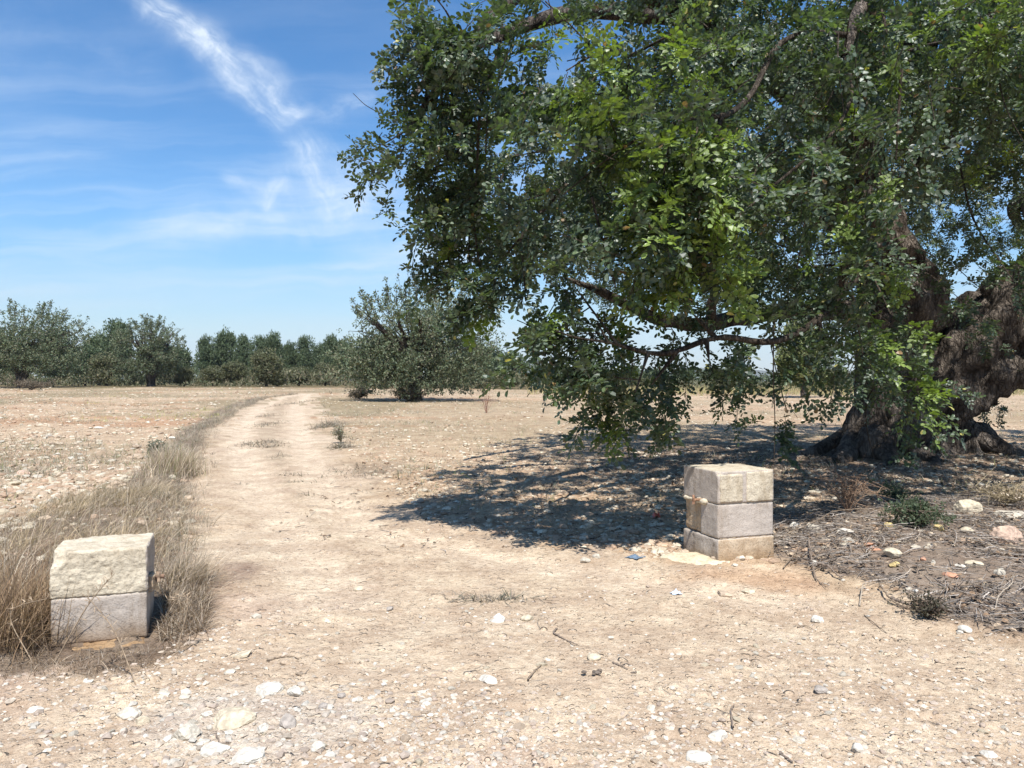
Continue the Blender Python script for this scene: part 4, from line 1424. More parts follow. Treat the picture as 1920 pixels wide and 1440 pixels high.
    C = np.column_stack([X, Y, gz(X, Y) + hh * r.random(n) ** .6])
    V, Fq = rosettes(r, C, np.tile([0, 0, .8], (n, 1)), 8, .34, .10, .8)
    nl = len(V) // 4
    P = np.array([[.115, .12, .065], [.15, .145, .085], [.085, .10, .05], [.19, .16, .10]])
    cc = P[r.integers(0, 4, nl)] * r.uniform(.7, 1.25, (nl, 1))
    o = build('scrub', [(V, Fq, 0, np.repeat(cc, 4, axis=0))], [M['fol']])
    tag(o, 'low olive scrub along the far edge of the field', 'scrub', kind='stuff')
    # far wood behind everything
    n = 6000
    a = r.uniform(-1.1, 1.1, n); d = r.uniform(95, 260, n)
    X = a * d; Y = d
    top = np.where(a < .08, 4.8, 3.2) * (0.7 + .5 * clump_field(X, Y * .3, .12, 73, 0, .5)) * .9
    C = np.column_stack([X, Y, terr(X, Y) + top * r.random(n) ** .5])
    V, Fq = rosettes(r, C, np.tile([0, 0, .5], (n, 1)), 12, .62, .3, .9)
    nl = len(V) // 4
    cc = np.array([.075, .095, .05]) * r.uniform(.7, 1.3, (nl, 1))
    o = build('far_wood', [(V, Fq, 0, np.repeat(cc, 4, axis=0))], [M['fol']])
    tag(o, 'continuous far wood behind the fields', 'wood', kind='stuff')
    # tall yellow grass margin on the right field
    n = 9000
    a = r.uniform(.02, .75, n); d = r.uniform(46, 62, n)
    o = build('field_margin', [blades(r, a * d, d, r.uniform(.2, .75, n), (0, 0, .4), .03, pick(r, np.array([[.36, .31, .15], [.28, .28, .12], [.40, .30, .19]]), n), seg=2)], [M['grass']])
    tag(o, 'tall yellowing grass along the far margin of the right field', 'grass', kind='stuff')


vegetation()


def shrub_obj(name, px, py, w, h, n, pal, label, cat, Lf=.03, stems=10, seed=5, nq=6, stemcol=(.16, .12, .09), flat=1.0):
    r = np.random.default_rng(seed)
    x, y = G(px, py)
    z = g1(x, y)
    root = empty(name, (x, y, z), label, cat)
    sp, tips = [], []
    for k in range(stems):
        a = r.uniform(0, 6.28); q = r.uniform(.15, 1) * w * .5
        e = np.array([q * math.cos(a), q * math.sin(a) * flat, h * r.uniform(.5, 1.0)])
        t = np.linspace(0, 1, 8)[:, None]
        P = e * t + np.array([0, 0, .15 * h]) * np.sin(t * 3.14) + r.normal(0, .012, (8, 3)) * t
        V, Fq = tube(P, np.linspace(.0055, .0018, 8), 4, cap=False)
        sp.append((V, Fq, 0, np.tile(stemcol, (len(V), 1))))
        for m in range(5):
            i = r.integers(2, 8)
            b = P[i]; ee = b + r.normal(0, .22, 3) * [w, w, h] + [0, 0, .1 * h]
            ee[2] = max(ee[2], .01)
            P2 = b + (ee - b) * np.linspace(0, 1, 4)[:, None]
            V, Fq = tube(P2, np.linspace(.003, .001, 4), 3, cap=False)
            sp.append((V, Fq, 0, np.tile(stemcol, (len(V), 1))))
            tips.append(P2)
    build('stems', sp, [M['twig']], root)
    if n:
        T = np.concatenate(tips)
        C = T[r.integers(0, len(T), n)] + r.normal(0, .02, (n, 3))
        C[:, 2] = np.maximum(C[:, 2], .01)
        V, Fq = rosettes(r, C, np.tile([0, 0, .6], (n, 1)), nq, Lf, Lf * .45, .8)
        nl = len(V) // 4
        build('foliage', [(V, Fq, 0, np.repeat(pick(r, pal, nl), 4, axis=0))], [M['fol']], root)
    return root


LG = np.array([[.075, .10, .055], [.06, .085, .045], [.10, .12, .07]])
shrub_obj('green_bush', 1712, 1012, .42, .17, 420, LG, 'low dark green leafy bush on the brush heap beside the large pale boulder', 'bush', .028, 14, 41)
shrub_obj('green_bush', 1680, 950, .4, .16, 150, LG, 'thin green weed in the shade behind the low dark bush', 'weed', .03, 8, 42)
shrub_obj('dead_bush', 1590, 985, .50, .34, 0, LG, 'leafless reddish-brown dead bush right of the concrete block pillar', 'bush', .03, 30, 43, stemcol=(.27, .18, .12))
shrub_obj('dead_bush', 1885, 965, .7, .22, 60, STRAW, 'dry straw-coloured brush at the right edge under the old tree', 'bush', .03, 34, 44, stemcol=(.30, .24, .15))
shrub_obj('weed', 1395, 1000, .16, .10, 30, GREEN, 'small weed at the right foot of the concrete block pillar', 'weed', .02, 6, 45)
shrub_obj('weed', 1740, 1160, .22, .10, 80, np.array([[.06, .055, .035]]), 'small dark dead weed at the lower edge of the brush heap', 'weed', .02, 14, 46, stemcol=(.08, .06, .045))
shrub_obj('weed', 640, 832, .3, .30, 120, GREYG, 'upright grey-green weed on the right edge of the track', 'weed', .04, 9, 47)
shrub_obj('dead_bush', 912, 775, .9, .75, 0, LG, 'tiny reddish leafless bush alone in the right field', 'bush', .04, 14, 48, stemcol=(.30, .17, .12))
for k_, (bx, by, bw, bh, bl) in enumerate(((768, 753, 1.5, .5, 'dark dead brush round the foot of the lone carob trunk'), (672, 748, 1.0, .4, 'small dark brush heap left of the lone carob'), (60, 731, 3.0, .6, 'dark brush under the broad carob on the left'))):
    shrub_obj('dead_bush', bx, by, bw, bh, 420, np.array([[.12, .10, .07], [.16, .13, .095]]), bl, 'brush', .10, 46, 60 + k_, stemcol=(.09, .07, .055))
shrub_obj('weed', 300, 868, .4, .25, 300, np.array([[.11, .13, .09]]), 'dark grey-green bush left of the bleached grass tuft', 'bush', .04, 14, 49)


# ------------------------------------------------------------------ concrete block gate pillars
def rough_box(w, d, h, n, rad, amp, freq, seed, chips=()):
    """box from (0,0,0) to (w,d,h) with rounded worn edges and a rough skin; n = cell size"""
    V, Fs = [], []
    off = 0
    dims = (w, d, h)
    hs = np.array(dims) / 2
    for ax in range(3):
        for sg in (-1, 1):
            a, b = [k for k in range(3) if k != ax]
            na, nb = max(2, int(dims[a] / n)), max(2, int(dims[b] / n))
            A, B = np.meshgrid(np.linspace(-hs[a], hs[a], na + 1), np.linspace(-hs[b], hs[b], nb + 1), indexing='ij')
            P = np.zeros((A.size, 3)); P[:, a] = A.ravel(); P[:, b] = B.ravel(); P[:, ax] = sg * hs[ax]
            i = np.arange(na)[:, None] * (nb + 1); j = np.arange(nb)[None]
            q = np.stack([i + j, i + nb + 1 + j, i + nb + 2 + j, i + j + 1], -1).reshape(-1, 4)
            if (sg < 0) ^ (ax == 1):
                q = q[:, ::-1]
            V.append(P); Fs.append(q + off); off += len(P)
    P = np.concatenate(V); Fq = np.concatenate(Fs)
    # weld coincident border vertices
    key = np.round(P, 5)
    _, first, inv = np.unique(key, axis=0, return_index=True, return_inverse=True)
    P = P[first]; Fq = inv.ravel()[Fq]
    c = np.clip(P, -hs + rad, hs - rad)
    dv = P - c
    L = np.linalg.norm(dv, axis=1, keepdims=True)
    nrm = dv / np.maximum(L, 1e-9)
    q = c + nrm * rad
    m = fbm(q[:, 0] * freq, q[:, 1] * freq, q[:, 2] * freq, seed=seed, oct=4)
    m2 = vnoise(q[:, 0] * freq * 5, q[:, 1] * freq * 5, q[:, 2] * freq * 5, seed=seed + 3)
    ed = (np.abs(nrm) > 0.3).sum(axis=1) > 1
    q = q + nrm * (amp * (m + 0.4 * m2) - ed * amp * 0.8 * np.clip(m + .3, 0, 1))[:, None]
    for (cx, cy, cz, rr, dep) in chips:      # knocked-off corners
        dd = np.linalg.norm(q - (np.array([cx, cy, cz]) - hs), axis=1)
        k = 1 - sstep(dd, rr * .3, rr)
        q = q * (1 - (dep * k * (1 + .5 * m))[:, None])
    return q + hs, Fq


def face_split(V, Fq, fn):
    """material index per face from its centre/normal"""
    c = V[Fq].mean(axis=1)
    e1 = V[Fq[:, 2]] - V[Fq[:, 0]]; e2 = V[Fq[:, 3]] - V[Fq[:, 1]]
    nn = np.cross(e1, e2); nn /= np.linalg.norm(nn, axis=1, keepdims=True) + 1e-12
    return fn(c, nn)


def part_box(name, root, loc, size, mats, fn, n=.012, rad=.010, amp=.006, freq=14, seed=1, chips=()):
    V, Fq = rough_box(*size, n, rad, amp, freq, seed, chips)
    mi = face_split(V, Fq, fn)
    parts = []
    V = V + np.array(loc)
    # keep one vertex set: build with per-face material through several parts would split it, so set indices afterwards
    o = build(name, [(V, Fq, 0, None)], mats, root, smooth=True)
    o.data.polygons.foreach_set("material_index", mi.astype(np.int32))
    # outward normals
    return o


def right_pillar():
    ang = math.radians(19)
    A = (1.322, 4.955)
    root = empty('gate_pillar', (A[0], A[1], 0), 'square pillar of three courses of concrete block in front of the old tree, right of the track', 'pillar')
    root.rotation_euler = (0, 0, ang)
    W, D = .425, .415
    allb = lambda c, n: np.where(n[:, 2] > .6, 1, 0)
    o = part_box('block', root, (0, 0, .372), (W, D, .208), [M['block'], M['render']], allb, amp=.0035, freq=11, seed=3, rad=.003, n=.009, chips=((0, 0, .208, .035, .06),))
    o['label'] = 'top course, rough cream render on the front'
    # pale render pats on the top course front
    part_box('render_patch', root, (.012, -.009, .380), (.172, .03, .180), [M['render']], lambda c, n: np.zeros(len(c)), amp=.006, freq=22, seed=9, rad=.005, n=.008)
    part_box('render_patch', root, (.212, -.008, .376), (.205, .03, .196), [M['render']], lambda c, n: np.zeros(len(c)), amp=.005, freq=18, seed=12, rad=.005, n=.008)
    o = part_box('block', root, (-.001, .002, .150), (W - .002, .20, .216), [M['block']], lambda c, n: np.zeros(len(c)), amp=.003, freq=14, seed=4, rad=.004, n=.009)
    part_box('mortar_infill', root, (.014, .207, .150), (W - .02, D - .210, .216), [M['mortar']], lambda c, n: np.zeros(len(c)), amp=.014, freq=14, seed=5)
    part_box('base_block', root, (-.003, -.004, -.08), (W + .004, D + .004, .224), [M['block'], M['mortar']], lambda c, n: np.where((n[:, 1] < -.6), 1, 0), amp=.006, freq=12, seed=6, rad=.004, n=.010)
    # mortar beds, slightly proud
    part_box('mortar_joint', root, (.010, .005, .362), (W - .014, .22, .013), [M['render']], lambda c, n: np.zeros(len(c)), amp=.005, freq=30, seed=7, rad=.004, n=.006)
    part_box('mortar_joint', root, (.012, .005, .140), (W - .016, .22, .012), [M['mortar']], lambda c, n: np.zeros(len(c)), amp=.005, freq=30, seed=8, rad=.004, n=.006)
    # hinge iron set in a pat of mortar on the track-side face
    r = np.random.default_rng(5)
    V, Fq = rough_box(.05, .10, .035, .008, .012, .012, 30, 21)
    h = build('hinge_iron', [tubec([(.02, .18, .375), (-.055, .18, .378), (-.075, .18, .372)], [.010, .010, .009], (.26, .15, .09)), tubec([(-.070, .18, .35), (-.070, .18, .41)], [.008, .008], (.24, .13, .08))], [M['rust']], root, smooth=True)
    b = build('mortar_pat', [(V + [-.028, .13, .350], Fq, 0, None)], [M['render']], h, smooth=True)
    part_box('mortar_strip', root, (-.010, .205, .352), (.03, D - .215, .022), [M['render']], lambda c, n: np.zeros(len(c)), amp=.008, freq=26, seed=23, rad=.008, n=.007)

    # spilt mortar slab at its foot
    x, y = G(1308, 1046)
    a = np.linspace(0, 2 * math.pi, 90, endpoint=False)
    rr = np.array([.26, .0]);
    rad = 1 + .16 * fbm(np.cos(a) * 2, np.sin(a) * 2, seed=33, oct=4)
    rings = []
    for k, (f, zz) in enumerate(((0.001, .030), (.35, .029), (.7, .024), (.9, .014), (.985, .003), (1.0, -.03))):
        X = x + .25 * f * rad * np.cos(a); Y = y + .20 * f * rad * np.sin(a)
        th = math.radians(-17)
        Xr = x + (X - x) * math.cos(th) - (Y - y) * math.sin(th); Yr = y + (X - x) * math.sin(th) + (Y - y) * math.cos(th)
        rings.append(np.column_stack([Xr, Yr, gz(Xr, Yr) * 0 + g1(x, y) + zz + .004 * fbm(Xr * 25, Yr * 25, seed=35)]))
    V = np.concatenate(rings)
    i = np.arange(5)[:, None] * 90; j = np.arange(90)[None]; j2 = (j + 1) % 90
    Fq = np.stack([i + j, i + 90 + j, i + 90 + j2, i + j2], -1).reshape(-1, 4)
    o = build('mortar_slab', [(V - [x, y, 0], Fq, 0, None)], [M['slab']], smooth=True)
    o.location = (x, y, 0)
    tag(o, 'thin pale slab of spilt mortar on the ground at the foot of the right pillar', 'mortar slab')
    # slack wire from the pillar into the shade
    P = [U(1450, 935, 5.1), U(1490, 936, 5.5), U(1545, 940, 6.2), U(1600, 938, 6.8)]
    Ps, Rs = smooth_path(P, [.002] * 4, 8)
    V, Fq = tube(Ps, Rs, 4, cap=False)
    tag(build('wire', [(V, Fq, 0, np.tile([.08, .07, .06], (len(V), 1)))], [M['rust']]), 'thin dark wire running right from the joint of the right pillar', 'wire')


def tubec(P, R, c, sides=8):
    P = np.array(P, float)
    if len(P) == 2:
        P = np.array([P[0], (P[0] + P[1]) / 2, P[1]]); R = [R[0], R[0], R[1]]
    V, Fq = tube(P, R, sides)
    # end caps as fans of degenerate-free quads
    n = len(P)
    caps = []
    for base in (0, (n - 1) * sides):
        for k in range(1, sides - 2, 2):
            caps.append([base, base + k, base + k + 1, base + k + 2])
    return V, np.vstack([Fq, caps]), 0, np.tile(c, (len(V), 1))


def left_pillar():
    ang = math.radians(20)
    A = (-2.045, 3.42)
    root = empty('gate_pillar', (A[0], A[1], 0), 'square pillar of two courses of concrete block sunk in dry grass, left of the track', 'pillar')
    root.rotation_euler = (0, 0, ang)
    W, D = .392, .36
    z0 = g1(*A)
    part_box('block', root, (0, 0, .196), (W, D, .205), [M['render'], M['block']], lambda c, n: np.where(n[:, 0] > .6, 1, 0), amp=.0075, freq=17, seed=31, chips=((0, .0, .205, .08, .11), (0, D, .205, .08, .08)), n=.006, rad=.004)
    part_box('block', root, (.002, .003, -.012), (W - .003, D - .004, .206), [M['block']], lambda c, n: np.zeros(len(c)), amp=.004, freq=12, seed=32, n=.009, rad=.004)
    part_box('mortar_joint', root, (.008, .006, .188), (W - .012, .30, .012), [M['render']], lambda c, n: np.zeros(len(c)), amp=.005, freq=30, seed=33, rad=.004, n=.006)
    part_box('footing', root, (-.02, -.085, -.16), (W + .03, D + .07, .145), [M['mortar']], lambda c, n: np.zeros(len(c)), amp=.026, freq=9, seed=34, rad=.03, n=.012)
    h = build('hinge_iron', [tubec([(W - .02, .10, .235), (W + .045, .10, .238), (W + .065, .10, .238)], [.009, .009, .012], (.24, .15, .10)), tubec([(W + .040, .10, .215), (W + .040, .10, .262)], [.010, .010], (.28, .20, .14))], [M['rust']], root, smooth=True)
    V, Fq = rough_box(.035, .09, .085, .008, .012, .014, 28, 36)
    build('mortar_pat', [(V + [W - .010, .055, .175], Fq, 0, None)], [M['mortar']], h, smooth=True)


right_pillar()
left_pillar()


# ------------------------------------------------------------------ stones
def ico(sub):
    t = (1 + 5 ** .5) / 2
    V = np.array([[-1, t, 0], [1, t, 0], [-1, -t, 0], [1, -t, 0], [0, -1, t], [0, 1, t], [0, -1, -t], [0, 1, -t], [t, 0, -1], [t, 0, 1], [-t, 0, -1], [-t, 0, 1]], float)
    Fc = [[0, 11, 5], [0, 5, 1], [0, 1, 7], [0, 7, 10], [0, 10, 11], [1, 5, 9], [5, 11, 4], [11, 10, 2], [10, 7, 6], [7, 1, 8], [3, 9, 4], [3, 4, 2], [3, 2, 6], [3, 6, 8], [3, 8, 9], [4, 9, 5], [2, 4, 11], [6, 2, 10], [8, 6, 7], [9, 8, 1]]
    V = list(V / np.linalg.norm(V[0]))
    for _ in range(sub):
        cache = {}; nf = []
        def mid(a, b):
            k = (min(a, b), max(a, b))
            if k not in cache:
                m_ = (V[a] + V[b]); V.append(m_ / np.linalg.norm(m_)); cache[k] = len(V) - 1
            return cache[k]
        for a, b, c in Fc:
            x, y, z = mid(a, b), mid(b, c), mid(c, a)
            nf += [[a, x, z], [b, y, x], [c, z, y], [x, y, z]]
        Fc = nf
    return np.array(V), np.array(Fc)


def stone_mesh(r, sub, seed, flat=.6, facets=7):
    V, Fc = ico(sub)
    # cut by random planes for a broken-limestone look
    for k in range(facets):
        n = r.normal(0, 1, 3); n /= np.linalg.norm(n)
        d = r.uniform(.55, .85)
        s = V @ n
        V = V - np.clip(s - d, 0, None)[:, None] * n * .92
    V = V * (1 + .12 * fbm(V[:, 0] * 1.8 + seed, V[:, 1] * 1.8, V[:, 2] * 1.8, seed=seed, oct=3)[:, None] + .05 * vnoise(V[:, 0] * 7, V[:, 1] * 7, V[:, 2] * 7, seed=seed + 1)[:, None])
    V[:, 2] *= flat
    V[:, 0] *= r.uniform(1.0, 1.25)
    V[:, 1] *= r.uniform(.7, 1.0)
    return V, Fc


PALE = (.50, .45, .365); CREAM = (.52, .445, .325); TAN = (.44, .345, .25); BRICK = (.46, .25, .16); WHITE = (.56, .52, .445); GREY = (.34, .30, .26); OCHRE = (.56, .43, .20); PINK = (.50, .36, .27)
placed = []


def stone(px, py, wpx, hpx, col, label, name='stone', cat='stone', rot=None, sub=3, seed=None, sink=.25, group=None, facets=7):
    """one stone, its visible foot at the given spot; wpx/hpx its size as measured"""
    x, y = G(px, py)
    s = wpx / F * y / 2
    hz = hpx / F * y / 2
    sd = seed if seed is not None else int(px * 7 + py) % 9973
    r = np.random.default_rng(sd)
    V, Fc = stone_mesh(r, sub, sd % 97, 1.0, facets)
    V = V * [s / np.abs(V[:, 0]).max(), s * .8 / np.abs(V[:, 1]).max(), max(hz, s * .3) / np.abs(V[:, 2]).max()]
    hh = V[:, 2].max()
    c = np.tile(col, (len(V), 1)) * (1 + .16 * fbm(V[:, 0] / s * 1.5, V[:, 1] / s * 1.5, V[:, 2] / s * 1.5, seed=sd % 50)[:, None])
    o = build(name, [(V, Fc, 0, c)], [M['stone']], smooth=sub > 1 and facets < 4)
    o.location = (x, y + s * .5, g1(x, y + s * .5) + hh * (1 - 2 * sink))
    o.rotation_euler = (float(r.normal(0, .1)), float(r.normal(0, .1)), rot if rot is not None else float(r.uniform(-.6, .6)))
    placed.append((x, y))
    return tag(o, label, cat, group)


# right-hand heap
stone(1821, 982, 54, 34, CREAM, 'large yellowish boulder with a dark left side behind the low green bush', facets=4)
stone(1896, 1042, 62, 46, PINK, 'large pinkish-white boulder at the right edge of the photo', facets=4)
stone(1905, 990, 60, 18, PALE, 'flat pale rock at the right edge above the pinkish boulder')
stone(1678, 1064, 36, 20, CREAM, 'rounded cream stone propped on a smaller ochre one in the brush heap', facets=3, sink=.1)
stone(1680, 1078, 22, 14, OCHRE, 'small ochre stone under the rounded cream one')
stone(1492, 1004, 26, 20, WHITE, 'white lump of stone just right of the concrete pillar', facets=4)
stone(1529, 1012, 32, 17, PALE, 'second pale stone right of the concrete pillar, flatter than the first')
stone(1590, 1024, 34, 15, WHITE, 'oblong white stone behind the bleached root at the heap')
stone(1595, 1041, 30, 14, PALE, 'pale broken stone just below the oblong white one')
stone(1527, 1062, 18, 18, WHITE, 'small white wedge-shaped stone by the crossed twigs')
stone(1668, 1012, 20, 12, OCHRE, 'yellow stone left of the low green bush')
stone(1762, 1018, 20, 16, OCHRE, 'yellow-ochre stone touching the right side of the low green bush')
stone(1817, 1022, 26, 15, CREAM, 'smooth tan stone between the green bush and the right edge', facets=3)
stone(1785, 990, 16, 8, WHITE, 'small white stone left of the large yellowish boulder')
stone(1803, 992, 12, 6, PALE, 'pebble between the small white stone and the yellowish boulder')
stone(1885, 1004, 30, 12, PALE, 'flat crumbly pale rock below the right-edge slab')
stone(1830, 1085, 34, 14, CREAM, 'flat cream stone in the lower right of the brush heap')
stone(1804, 1084, 22, 7, WHITE, 'thin white chip left of the flat cream stone')
stone(1877, 1104, 26, 22, PALE, 'upright pale round stone near the right edge of the heap', facets=3)
stone(1848, 1114, 12, 12, CREAM, 'small cream pebble below left of the upright round stone')
stone(1705, 1112, 12, 8, PALE, 'left pebble of a pair low in the brush heap')
stone(1718, 1117, 13, 9, WHITE, 'right pebble of a pair low in the brush heap')
stone(1752, 1080, 9, 12, PALE, 'narrow pale pebble in the middle of the brush heap')
stone(1473, 1027, 18, 8, PALE, 'pale stone at the right base of the concrete pillar')
stone(1785, 1098, 28, 13, BRICK, 'orange-red broken brick piece low in the brush heap', 'brick_piece', 'brick piece')
stone(1632, 1044, 18, 8, BRICK, 'orange tile shard above the larger one in the heap', 'brick_piece', 'brick piece')
stone(1640, 1050, 30, 5, BRICK, 'long thin orange tile shard in the brush heap', 'brick_piece', 'brick piece')
stone(1733, 1070, 13, 10, BRICK, 'small red brick crumb right of the rounded cream stone', 'brick_piece', 'brick piece')
stone(1345, 1048 + 4, 22, 12, TAN, 'angular tan stone broken off the near corner of the right pillar')
stone(1388, 1052, 24, 11, PALE, 'pale stone in front of the right pillar')
stone(1378, 1062, 14, 7, PALE, 'small pale stone in front of the right pillar, nearer than the bigger one')
stone(1240, 986, 20, 10, PALE, 'pale stone behind the left foot of the right pillar')
# foreground track
stone(1813, 1184, 26, 17, WHITE, 'white stone on the sand below the brush heap', facets=4)
stone(1802, 1186, 13, 10, WHITE, 'small white stone touching the left of the bigger one below the heap')
stone(1822, 1200, 13, 9, PALE, 'pale pebble just below the white stone by the heap')
stone(1536, 1166, 27, 19, WHITE, 'square flat white stone on the sand below the right pillar', sink=.4)
stone(1362, 1117, 34, 12, TAN, 'brown stone with a shaded underside in front of the right pillar')
stone(1405, 1112, 26, 11, CREAM, 'flat cream stone right of the brown one', sink=.45)
stone(988, 1166, 26, 13, CREAM, 'rounded cream pebble in the middle of the track', facets=3)
stone(1114, 1242, 28, 14, CREAM, 'rounded cream pebble right of the curled root', facets=3)
stone(915, 1284, 42, 20, WHITE, 'flat white stone in the middle foreground', sink=.42)
stone(1422, 1362, 32, 18, TAN, 'tan stone with a dark left end in the right foreground', facets=5)
stone(1540, 1306, 28, 16, GREY, 'grey stone capped by a white chip in the right foreground')
stone(1500, 1398, 26, 14, PALE, 'small block-shaped stone near the bottom right')
stone(1610, 1414, 24, 22, WHITE, 'oblong white stone near the bottom right', facets=4)
stone(1552, 1424, 22, 14, TAN, 'brown stone left of the oblong white one near the bottom right')
stone(1861, 1420, 34, 15, WHITE, 'flat white stone in the bottom right corner', sink=.4)
stone(1348, 1392, 42, 30, WHITE, 'large flat white patch-like stone in the right foreground', sink=.46)
stone(1310, 1432, 54, 26, WHITE, 'flat white stone at the bottom edge, right of centre', sink=.46)
stone(1748, 1278, 18, 9, TAN, 'small oval tan pebble on bare sand at the right')
stone(1222, 1336, 18, 14, PALE, 'small pale pebble right of centre in the foreground')
stone(1238, 1357, 16, 9, PALE, 'flat pale pebble below the other right of centre')
stone(672, 1104, 22, 14, CREAM, 'cream pebble in the middle of the track, far side')
stone(730, 1148, 16, 10, GREY, 'grey pebble with a dark base in the middle of the track')
stone(1098, 1052, 20, 13, PALE, 'left stone of a pale pair on the sand left of the right pillar', facets=4)
stone(1120, 1046, 18, 11, PALE, 'right stone of a pale pair on the sand left of the right pillar', facets=4)
stone(479, 1162, 20, 11, PALE, 'white oval pebble right of the left pillar', facets=3)
stone(233, 1352, 50, 26, PALE, 'large pale embedded stone in the left foreground', sink=.38)
stone(264, 1364, 26, 24, CREAM, 'cream stone touching the right of the large embedded one', sink=.42)
stone(345, 1392, 50, 32, PALE, 'angular pale rock with a dark underside in the left foreground', facets=6)
stone(306, 1308, 24, 12, PALE, 'cream flat stone in the left foreground, farthest of its row', sink=.4)
stone(344, 1316, 24, 13, PALE, 'pale stone right of the cream flat one in the left foreground')
stone(430, 1268, 24, 12, PALE, 'flat pale stone right of the grass fringe', sink=.4)
stone(452, 1236, 40, 12, CREAM, 'long low stone with a shaded end right of the left pillar', sink=.35)
stone(498, 1308, 58, 26, WHITE, 'big chalky white stone in the left foreground rubble', sink=.42)
stone(552, 1312, 36, 26, WHITE, 'bright chalk lump in the left foreground rubble', sink=.38)
stone(425, 1368, 92, 44, CREAM, 'broad yellowish bedrock hump in the left foreground rubble', sink=.46)
stone(536, 1372, 36, 34, GREY, 'mottled grey stone with a dark crack in the foreground rubble', sink=.4)
stone(490, 1380, 24, 19, WHITE, 'small white block in the foreground rubble')
stone(594, 1418, 28, 22, WHITE, 'white block stone at the bottom left of centre', facets=6)
stone(604, 1334, 22, 14, GREY, 'brownish-grey pebble right of the bright chalk lump')
stone(640, 1314, 18, 12, GREY, 'dark-sided pebble at the upper right of the rubble')
stone(532, 1250, 18, 9, TAN, 'tan pebble with a dark foot above the rubble')
stone(640, 1252, 17, 9, TAN, 'small brown pebble above the right of the rubble')
stone(400, 1420, 60, 26, WHITE, 'large chalk slab at the bottom left', sink=.46)
stone(455, 1436, 70, 30, WHITE, 'chalk slab at the bottom edge beside the larger one', sink=.46)
stone(60, 1340, 34, 9, WHITE, 'thin white flake at the far left foreground', sink=.3)
stone(935, 1170, 36, 11, WHITE, 'flat white chip left of the rounded cream pebble', sink=.42)
# left field
stone(255, 858, 20, 13, TAN, 'brown rock with a dark hollow near the bleached grass tuft')
stone(38, 892, 32, 14, PINK, 'pinkish flat rock near the left edge of the field')
stone(322, 826, 14, 8, WHITE, 'white stone in the grey verge above the grass tuft')
stone(184, 805, 20, 6, WHITE, 'thin white slab lying in the middle of the left field')
stone(430, 722, 16, 4, WHITE, 'white stone at the far edge of the left field')

# things on the ground of other kinds
def litter(name, px, py, wpx, hpx, col, label, cat, seed, mat='plastic'):
    r = np.random.default_rng(seed)
    x, y = G(px, py)
    n = 16
    A, B = np.meshgrid(np.linspace(-.5, .5, n), np.linspace(-.5, .5, n), indexing='ij')
    w = wpx / F * y
    a = A.ravel() * w * (1 + .4 * fbm(B.ravel() * 3, A.ravel() * 0, seed=seed)); b = B.ravel() * w * .7 * (1 + .5 * fbm(A.ravel() * 3, B.ravel() * 0, seed=seed + 1))
    hz = hpx / F * y
    z = hz * (.45 + .9 * fbm(A.ravel() * 4, B.ravel() * 4, seed=seed + 2, oct=3)) * np.clip(1.3 - 2 * np.hypot(A.ravel(), B.ravel()), .1, 1) + .006
    i = np.arange(n - 1)[:, None] * n; j = np.arange(n - 1)[None]
    Fq = np.stack([i + j, i + n + j, i + n + j + 1, i + j + 1], -1).reshape(-1, 4)
    V = np.column_stack([a, b, z])
    V2 = V - [0, 0, .0015]
    Vs = np.vstack([V, V2]); Fs = np.vstack([Fq, Fq[:, ::-1] + n * n])
    o = build(name, [(Vs, Fs, 0, np.tile(col, (len(Vs), 1)))], [M[mat]], smooth=True)
    o.location = (x, y, g1(x, y))
    o.rotation_euler = (0, 0, float(r.uniform(0, 3)))
    return tag(o, label, cat)


litter('plastic_bag', 1230, 971, 24, 13, (.55, .10, .05), 'crumpled red plastic scrap in the grass left of the right pillar', 'litter', 1)
litter('plastic_scrap', 1192, 1044, 34, 8, (.14, .19, .25), 'flattened blue plastic scrap on the sand left of the right pillar', 'litter', 2)
litter('paper_scrap', 1268, 1114, 20, 9, (.62, .70, .82), 'small white and blue paper scrap in front of the right pillar', 'litter', 3)
litter('paper_scrap', 855 + 80, 1163, 18, 7, (.78, .78, .78), 'white paper scrap in the middle of the track', 'litter', 4)


def dropping(px, py, w, label):
    x, y = G(px, py)
    r = np.random.default_rng(int(px))
    s = w / F * y
    parts = []
    for k in range(9):
        V, Fc = stone_mesh(r, 1, k, .7, 3)
        parts.append((V * s * r.uniform(.07, .17) + np.array([r.normal(0, s * .22), r.normal(0, s * .14), s * .1]), Fc, 0, np.tile([.15, .12, .095], (len(V), 1))))
    o = build('dry_dung', parts, [M['twig']]); o.location = (x, y, g1(x, y))
    tag(o, label, 'dung')


dropping(1117, 1272, 34, 'dark crumbly clod on the sand right of centre')
dropping(1190, 1266, 14, 'tiny dark clod right of the bigger one')
dropping(1580, 1166, 11, 'dark pod fragment right of the square white stone')
dropping(1628, 1280 - 20, 10, 'dark pod fragment on the bare sand at the right')


